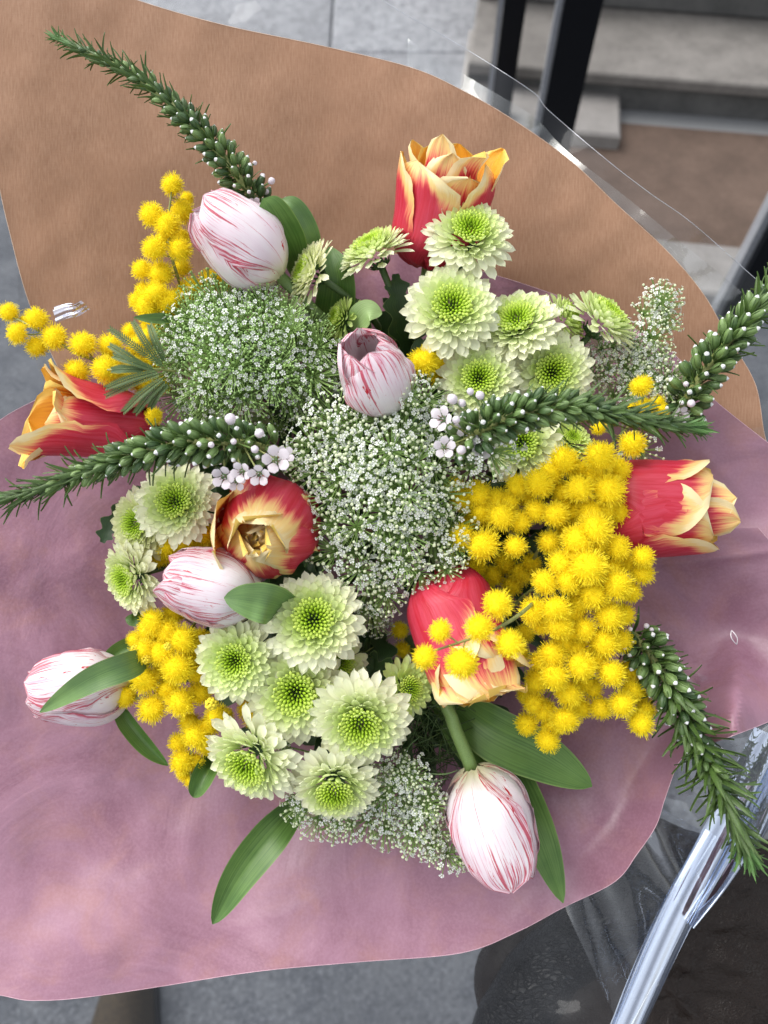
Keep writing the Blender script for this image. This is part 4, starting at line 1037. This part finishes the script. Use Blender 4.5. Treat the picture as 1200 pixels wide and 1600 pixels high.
umbel('green domed lace flower at upper left with white specks', (385, 590, -.035),
      [(262, 500), (300, 470), (360, 455), (430, 462), (485, 495), (508, 550), (500, 600), (450, 610), (415, 585), (400, 610), (370, 640), (320, 640), (280, 630), (255, 580)], 25, 150, 41, dome(385, 555, 150, 125, .004, .046), UB, 5,
      [(455, 640, .012, 26), (500, 625, .012, 26), (405, 655, .014, 24), (435, 670, .004, 18), (350, 650, .016, 24), (525, 590, .008, 24), (300, 650, .014, 24), (330, 655, .014, 22)], .62)
umbel('largest white lace flower in the centre of the bouquet', (610, 800, -.020),
      [(470, 690), (520, 650), (600, 640), (640, 605), (690, 610), (700, 660), (690, 720), (705, 780), (700, 850), (660, 870), (620, 880), (590, 930), (540, 900), (505, 870), (510, 800), (490, 760), (460, 725)], 31, 130, 45, dome(600, 750, 170, 190, .012, .056), UA, 8,
      [(600, 935, .030, 40), (575, 965, .020, 36), (700, 895, .040, 38), (715, 860, .040, 36), (650, 900, .040, 36), (640, 610, .056, 38), (590, 975, .006, 30)], .45)
umbel('small loose white lace cluster below the middle green spike base', (790, 760, -.02), [(770, 690), (790, 690), (790, 720)], 40, 0, 40, lambda x, y: .05, UA, 9,
      [(775, 702, .064, 56), (735, 730, .045, 34), (740, 700, .040, 30)], .3)
umbel('small white lace flower at upper right by the right spike', (985, 610, -.05),
      [(1000, 465), (1040, 455), (1050, 500), (1030, 540), (1060, 590), (1050, 650), (990, 650), (920, 600), (915, 550), (960, 530), (1000, 520)], 25, 70, 32, lambda x, y: .000 + (x - 900) * .00006, UA, 12,
      [(1040, 590, .012, 48), (1035, 465, .012, 30), (1045, 500, .010, 28), (1000, 705, .006, 38), (975, 735, .004, 30)], .45)
umbel('drooping white lace flower at the bottom of the bouquet', (620, 1230, -.04),
      [(455, 1262), (500, 1280), (600, 1215), (610, 1190), (650, 1200), (680, 1260), (705, 1290), (715, 1350), (650, 1330), (590, 1310), (540, 1300), (480, 1285)], 23, 90, 33, lambda x, y: .004 + .018 * sstep(1340, 1200, y), UA, 15,
      [(640, 1210, .026, 40), (670, 1255, .022, 38), (462, 1256, .014, 22), (720, 1352, -.004, 24), (440, 1170, .006, 20), (455, 1190, .006, 18), (600, 1200, .02, 30)], .5)

# ------------------------------------------------------------------ green flower spikes
def bud_mesh(seed, openk):
    rr = random.Random(seed); b = MB(); nr, nn = 9, 8
    prof = [(.0, .10), (.10, .16), (.28, .25), (.45, .28), (.60, .27), (.74, .23), (.86, .16), (.95, .09), (1.0, .01)]
    split = (8, 7, 6)[openk]
    vs = []
    for (z, r) in prof:
        for k in range(nn):
            a = k / nn * 2 * math.pi; q = r * (1 + .06 * math.cos(4 * a))
            vs.append((q * math.cos(a), q * math.sin(a), z))
    for j in range(len(prof) - 1):
        f = [(j * nn + k, j * nn + (k + 1) % nn, (j + 1) * nn + (k + 1) % nn, (j + 1) * nn + k) for k in range(nn)]
        b.f += f; b.mi += [1 if j >= split else 0] * nn
    b.v = [Vector(v) for v in vs]; b.uv = [(0, 0)] * len(vs)
    # four sepal ridges
    for k in range(4):
        a = k / 4 * 2 * math.pi + .3; ca, sa = math.cos(a), math.sin(a)
        pts = [(.27 * ca * s, .27 * sa * s, z) for (z, s) in ((.1, .7), (.35, 1.03), (.6, 1.06), (.86, .80))]
        b.tube(pts, [.03, .05, .05, .01], 4, 0, cap=False)
    return b.mesh('spike_bud', [M['budg'], M['budw']])
BUDS = [bud_mesh(0, 0), bud_mesh(1, 1), bud_mesh(2, 2)]
nd = []
for k in range(4):
    crv = (.22, .40, .10, -.15)[k]
    vs, fs, uv = petal_grid(2, 8, lambda v: .050 * math.sin(math.pi * min(1, .18 + v * .82)) ** .8 + .002, lambda u, v: crv * v * v + .04 * abs(u))
    nd.append((mk('needle_leaf', vs, fs, M['need'], uv), mk('young_needle_leaf', vs, fs, M['need2'], uv)))
# small open flower
def small_flower():
    b = MB()
    for m in range(5):
        q = m / 5 * 6.283
        for_u = []
        vs = []; n1, n2 = 4, 4
        for j in range(n2 + 1):
            v = j / n2; r = .25 + .75 * v; z = .55 * math.sin(v * 1.4) - .1 * v * v
            for i in range(n1 + 1):
                u = (i / n1 * 2 - 1) * (.42 + .55 * math.sin(math.pi * min(1, v * .8 + .1))) * (1 if v < 1 else .6)
                an = q + u * .62; vs.append((r * math.cos(an), r * math.sin(an), z - .10 * (u * u)))
        b.add(vs, [(j * 5 + i, j * 5 + i + 1, (j + 1) * 5 + i + 1, (j + 1) * 5 + i) for j in range(n2) for i in range(n1)], None, 0)
    b.tube([(0, 0, -.5), (0, 0, 0), (0, 0, .12)], [.14, .30, .22], 8, 1)
    for m in range(8):
        q = m / 8 * 6.283; b.tube([(.14 * math.cos(q), .14 * math.sin(q), .05), (.24 * math.cos(q), .24 * math.sin(q), .5)], .035, 4, 2 if m % 2 else 0)
    return b.mesh('small_flower', [M['petw'], M['budg'], M['brn']])
SF = small_flower()
def spike(label, path, flowers=(), wbuds=(), nl=.78, wpx=34, nb=84, nn=130, tipfrac=.24, seed=1, white0=.25, budang=48, needang=34, openbase=.0, dry=0):
    """path from tip to base"""
    o0 = P(*path[-1]); root = thing('green_spike', label, 'flower spike', Matrix.Translation(o0), 'green flower spikes')
    c = crom([P(*p) for p in path], 90); c = [p - o0 for p in c]; rr = random.Random(seed); nn = int(nn * 2.1); nb = int(nb * 1.35)
    L = sum((c[i + 1] - c[i]).length for i in range(89))
    b = MB(); b.tube(c, [.0008 + .0016 * min(1, i / 40) for i in range(90)], 8); ob('stem', b.mesh('stem', M['stem_olive']), root)
    def at(t):
        x = t * 89; j = min(int(x), 88); p = c[j].lerp(c[j + 1], x - j); tg = (c[max(j - 2, 0)] - c[min(j + 3, 89)]).normalized()
        a = tg.cross(Vector((.3, .2, .9))).normalized(); return p, tg, a, tg.cross(a)
    k0 = K(.03)
    for i in range(nn):
        t = (i / nn) ** 1.5; p, tg, a, e = at(min(t, .985)); ph = i * GA
        rad = a * math.cos(ph) + e * math.sin(ph)
        young = t < tipfrac
        ang = R_((20 + 50 * t if young else needang + 22 * min(1, t * 1.5)) + rr.uniform(-8, 10))
        d = (tg * math.cos(ang) + rad * math.sin(ang)).normalized(); nrm = (tg * math.sin(ang) - rad * math.cos(ang))
        Ln = nl * wpx * k0 * .92 * (.95 + .55 * min(1, t / .15)) * rr.uniform(.8, 1.25) * (1 if t < .7 else .8)
        x = d.cross(nrm)
        m = Matrix.Translation(p) @ Matrix((x, d, -nrm if rr.random() < .25 else nrm)).transposed().to_4x4() @ Matrix.Diagonal((Ln * rr.uniform(.9, 1.5), Ln, Ln, 1))
        ob('needle_leaf', nd[rr.randrange(4)][1 if t < .10 else 0], root, m)
    for i in range(nb):
        t = tipfrac * .55 + (1 - tipfrac * .55) * (i / nb) ** .95; p, tg, a, e = at(min(t, .985)); ph = i * GA + 1.1
        rad = a * math.cos(ph) + e * math.sin(ph); ang = R_(budang * .6 + budang * .6 * sstep(.1, .9, t) + rr.uniform(-8, 8))
        d = (tg * math.cos(ang) + rad * math.sin(ang)).normalized()
        sz = wpx * k0 * (.36 + .28 * sstep(tipfrac * .5, .55, t)) * rr.uniform(.9, 1.12)
        off = wpx * k0 * (.14 + .30 * sstep(.15, .9, t))
        pos = p + d * off
        mesh_ = (BUDS[2] if t > white0 + .2 and rr.random() < .5 else BUDS[1]) if t > white0 + rr.uniform(-.1, .25) else BUDS[0]
        bo = ob('bud', mesh_, root, frame(pos, d, rad, 1) @ Matrix.Diagonal((sz * .86, sz * .86, sz * .98, 1)))
        if off > .004:
            q = frame(pos, d, rad, 1).inverted()
    # pedicels joined in one piece
    b = MB()
    for i in range(nb):
        t = tipfrac * .55 + (1 - tipfrac * .55) * (i / nb) ** .95
        if t < .35: continue
        p, tg, a, e = at(min(t, .985)); ph = i * GA + 1.1
        rad = a * math.cos(ph) + e * math.sin(ph); ang = R_(budang * .6 + budang * .6 * sstep(.1, .9, t)); d = (tg * math.cos(ang) + rad * math.sin(ang)).normalized()
        b.tube([p, p + d * wpx * k0 * .55], .00045, 5, cap=False)
    ob('bud_stalks', b.mesh('bud_stalks', M['stem']), root, kind='stuff')
    for f in flowers:
        p = P(f[0], f[1], f[2]) - o0; s = f[3] * k0
        ob('open_flower', SF, root, frame(p, V(f[4], f[5], 1), None, s))
        j = min(range(90), key=lambda i: (c[i] - p).length); b = MB(); b.tube([c[j], (c[j] + p) / 2 + TOCAM * .001, p - TOCAM * s * .4], .0005, 5, cap=False); ob('flower_stalk', b.mesh('flower_stalk', M['stem_olive']), root)
    for f in wbuds:
        p = P(f[0], f[1], f[2]) - o0; s = f[3] * k0 * 1.45
        j = min(range(90), key=lambda i: (c[i] - p).length); d = (p - c[j]).normalized()
        m = ob('white_bud', WB, root, frame(p - d * s * .5, d, None, s))
        b = MB(); b.tube([c[j], p - d * s * .4], .0005, 5, cap=False); ob('bud_stalk', b.mesh('bud_stalk', M['stem']), root)
    return root
b = MB(); prof = [(.0, .10), (.12, .22), (.3, .36), (.5, .43), (.7, .40), (.85, .28), (.95, .14), (1., .01)]
for j, (z, r) in enumerate(prof):
    for k in range(10):
        a = k / 10 * 6.283; q = r * (1 + .07 * math.cos(5 * a + z * 2)); b.v.append(Vector((q * math.cos(a), q * math.sin(a), z))); b.uv.append((0, 0))
for j in range(7):
    b.f += [(j * 10 + k, j * 10 + (k + 1) % 10, (j + 1) * 10 + (k + 1) % 10, (j + 1) * 10 + k) for k in range(10)]; b.mi += [1 if j < 1 else 0] * 10
WB = b.mesh('white_bud', [M['petw'], M['budg']])

spike('green spike arching up the kraft paper at top left', [(92, 62, .0), (150, 88, .008), (225, 128, .016), (292, 185, .020), (340, 235, .020), (378, 285, .018), (420, 345, .004)],
      flowers=[(398, 320, .020, 11, .2, -.2), (452, 322, .012, 14, .4, .2)], wbuds=[(424, 283, .020, 9), (410, 275, .016, 7), (398, 255, .016, 6), (416, 300, .012, 7)], wpx=36, nb=92, nn=150, seed=2, white0=.30)
spike('green spike reaching off the left edge under the leftmost red tulip', [(-12, 785, .052), (60, 765, .058), (140, 735, .064), (220, 708, .068), (300, 692, .068), (370, 692, .062), (440, 705, .040)],
      flowers=[(350, 745, .070, 17, -.1, -.3), (378, 737, .076, 15, -.2, -.2), (405, 741, .078, 16, 0, -.4), (431, 718, .076, 20, .2, 0), (444, 712, .066, 14, .4, .1), (370, 752, .06, 14, 0, -.3)],
      wbuds=[(360, 655, .074, 13), (405, 677, .078, 11), (398, 702, .082, 9), (365, 690, .084, 7), (330, 695, .086, 7)], wpx=42, nb=104, nn=130, seed=3, white0=.42)
spike('middle green spike pointing right across the mums', [(1084, 668, .062), (1030, 660, .068), (960, 645, .074), (880, 636, .078), (800, 650, .074), (750, 675, .066), (705, 705, .040)],
      flowers=[(692, 655, .066, 19, -.7, .1), (694, 699, .074, 16, 0, -.1), (752, 695, .062, 20, .3, -.2), (770, 668, .062, 16, .2, -.3), (725, 668, .058, 15, 0, 0)],
      wbuds=[(707, 624, .076, 12), (713, 656, .084, 9), (721, 703, .076, 11), (722, 630, .074, 9), (750, 618, .078, 10), (735, 612, .078, 8)], wpx=40, nb=100, nn=150, seed=5, white0=.45)
spike('green spike leaving the frame at upper right', [(1290, 330, .03), (1240, 400, .034), (1195, 462, .036), (1150, 518, .036), (1110, 568, .030), (1075, 620, .018), (1060, 660, -.01)],
      flowers=[(1062, 648, .022, 14, .2, -.2)], wbuds=[(1080, 630, .034, 10), (1072, 600, .034, 7)], wpx=44, nb=84, nn=100, seed=7, white0=.2)
spike('green spike hanging down over the plum paper at lower right', [(1168, 1332, .030), (1145, 1275, .034), (1112, 1205, .034), (1080, 1140, .024), (1050, 1080, .026), (1020, 1030, .024), (985, 985, .010)],
      wbuds=[(983, 958, .032, 6), (985, 983, .032, 6), (1010, 978, .026, 7), (1018, 984, .026, 6), (976, 1012, .032, 6)], wpx=44, nb=96, nn=150, seed=11, white0=.30, needang=50, nl=.95)

# ------------------------------------------------------------------ green filling between the stems
rr = random.Random(99); b = MB()
for i in range(300):
    a = rr.uniform(0, 6.283); r = math.sqrt(rr.random()) * 1.0
    x = 600 + 300 * r * math.cos(a); y = 830 + 330 * r * math.sin(a)
    h = rr.uniform(-.085, -.024)
    a2 = a + rr.gauss(0, .9); ln = rr.uniform(50, 120)
    vs, fs, uv = blade([(x, y, h - .01), (x + ln * .5 * math.cos(a2), y + ln * .5 * math.sin(a2), h + .012), (x + ln * math.cos(a2), y + ln * math.sin(a2), h + .004)], rr.uniform(14, 40), None, foldk=.4, lean=rr.uniform(-50, 50), nw=3, nl=7)
    b.add(vs, fs, uv)
f_ = thing('foliage', 'dark green leaves deep between the flowers', 'foliage', Matrix.Identity(4), data=b.mesh('foliage', M['leaf_dark'])); f_['kind'] = 'stuff'
# thin grassy threads near the bare stem
b = MB()
for i in range(150):
    x = rr.gauss(672, 34); y = rr.gauss(1148, 36); h = rr.uniform(-.05, -.004); a = rr.uniform(0, 6.283); ln = rr.uniform(40, 95)
    p = [P(x - ln * .5 * math.cos(a), y - ln * .5 * math.sin(a), h - .008), P(x + rr.gauss(0, 5), y + rr.gauss(0, 5), h + .004), P(x + ln * .5 * math.cos(a), y + ln * .5 * math.sin(a), h)]
    b.tube(crom(p, 6), .00035, 4, cap=False)
for (p0, p1, p2) in [((625, 1190), (640, 1165), (655, 1152)), ((640, 1205), (690, 1210), (718, 1203)), ((628, 1170), (632, 1180), (622, 1200)), ((655, 1215), (672, 1222), (700, 1216))]:
    b.tube(crom([P(*p0, .02), P(*p1, .026), P(*p2, .03)], 8), [.0005, .0005, .0005, .0005, .0005, .0004, .0003, .0001], 5)
f_ = thing('thread_leaves', 'tangle of thread-like green leaves beside the thick bare stem', 'foliage', Matrix.Identity(4), data=b.mesh('thread_leaves', M['stem_dark'])); f_['kind'] = 'stuff'
# toothed dark mum leaves seen between the upper flowers
def mumleaf(pts, w_, label):
    c = crom([P(*p) for p in pts], 25); o0 = c[0]; vs = []; uv = []; fs = []
    for i, p in enumerate(c):
        v = i / 24; t = (c[min(i + 1, 24)] - c[max(i - 1, 0)]).normalized(); sd = t.cross(TOCAM).normalized()
        wd = w_ * .5 * K() * math.sin(math.pi * min(1, v * .93 + .05)) ** .6 * (1 + .35 * math.sin(v * 26))
        for k in range(5):
            u = k / 2 - 1; vs.append(p - o0 + sd * u * wd + TOCAM * wd * .25 * abs(u)); uv.append((k / 4, v))
    for i in range(24):
        for k in range(4): fs.append((i * 5 + k, i * 5 + k + 1, (i + 1) * 5 + k + 1, (i + 1) * 5 + k))
    thing('mum_leaf', label, 'leaf', Matrix.Translation(o0), 'toothed dark leaves', mk('mum_leaf', vs, fs, M['leaf_dark'], uv))
mumleaf([(640, 560, -.04), (628, 510, -.01), (622, 460, .0), (618, 428, .0)], 40, 'toothed dark leaf standing left of the largest upper mum')
mumleaf([(600, 540, -.03), (612, 500, -.015), (625, 480, -.012), (640, 478, -.012)], 44, 'toothed dark leaf between the small lime bud and the largest upper mum')
mumleaf([(560, 1030, -.03), (580, 1045, -.005), (600, 1060, .0), (612, 1090, -.002)], 50, 'toothed dark leaf left of the green mum by the lower tulip')
mumleaf([(590, 990, -.04), (596, 1020, -.01), (590, 1045, -.004), (575, 1060, -.004)], 44, 'toothed dark leaf under the tail of the big lace flower')
mumleaf([(220, 760, -.03), (190, 800, -.01), (168, 830, -.006), (160, 848, -.006)], 30, 'toothed dark leaf at the edge below the left spike')
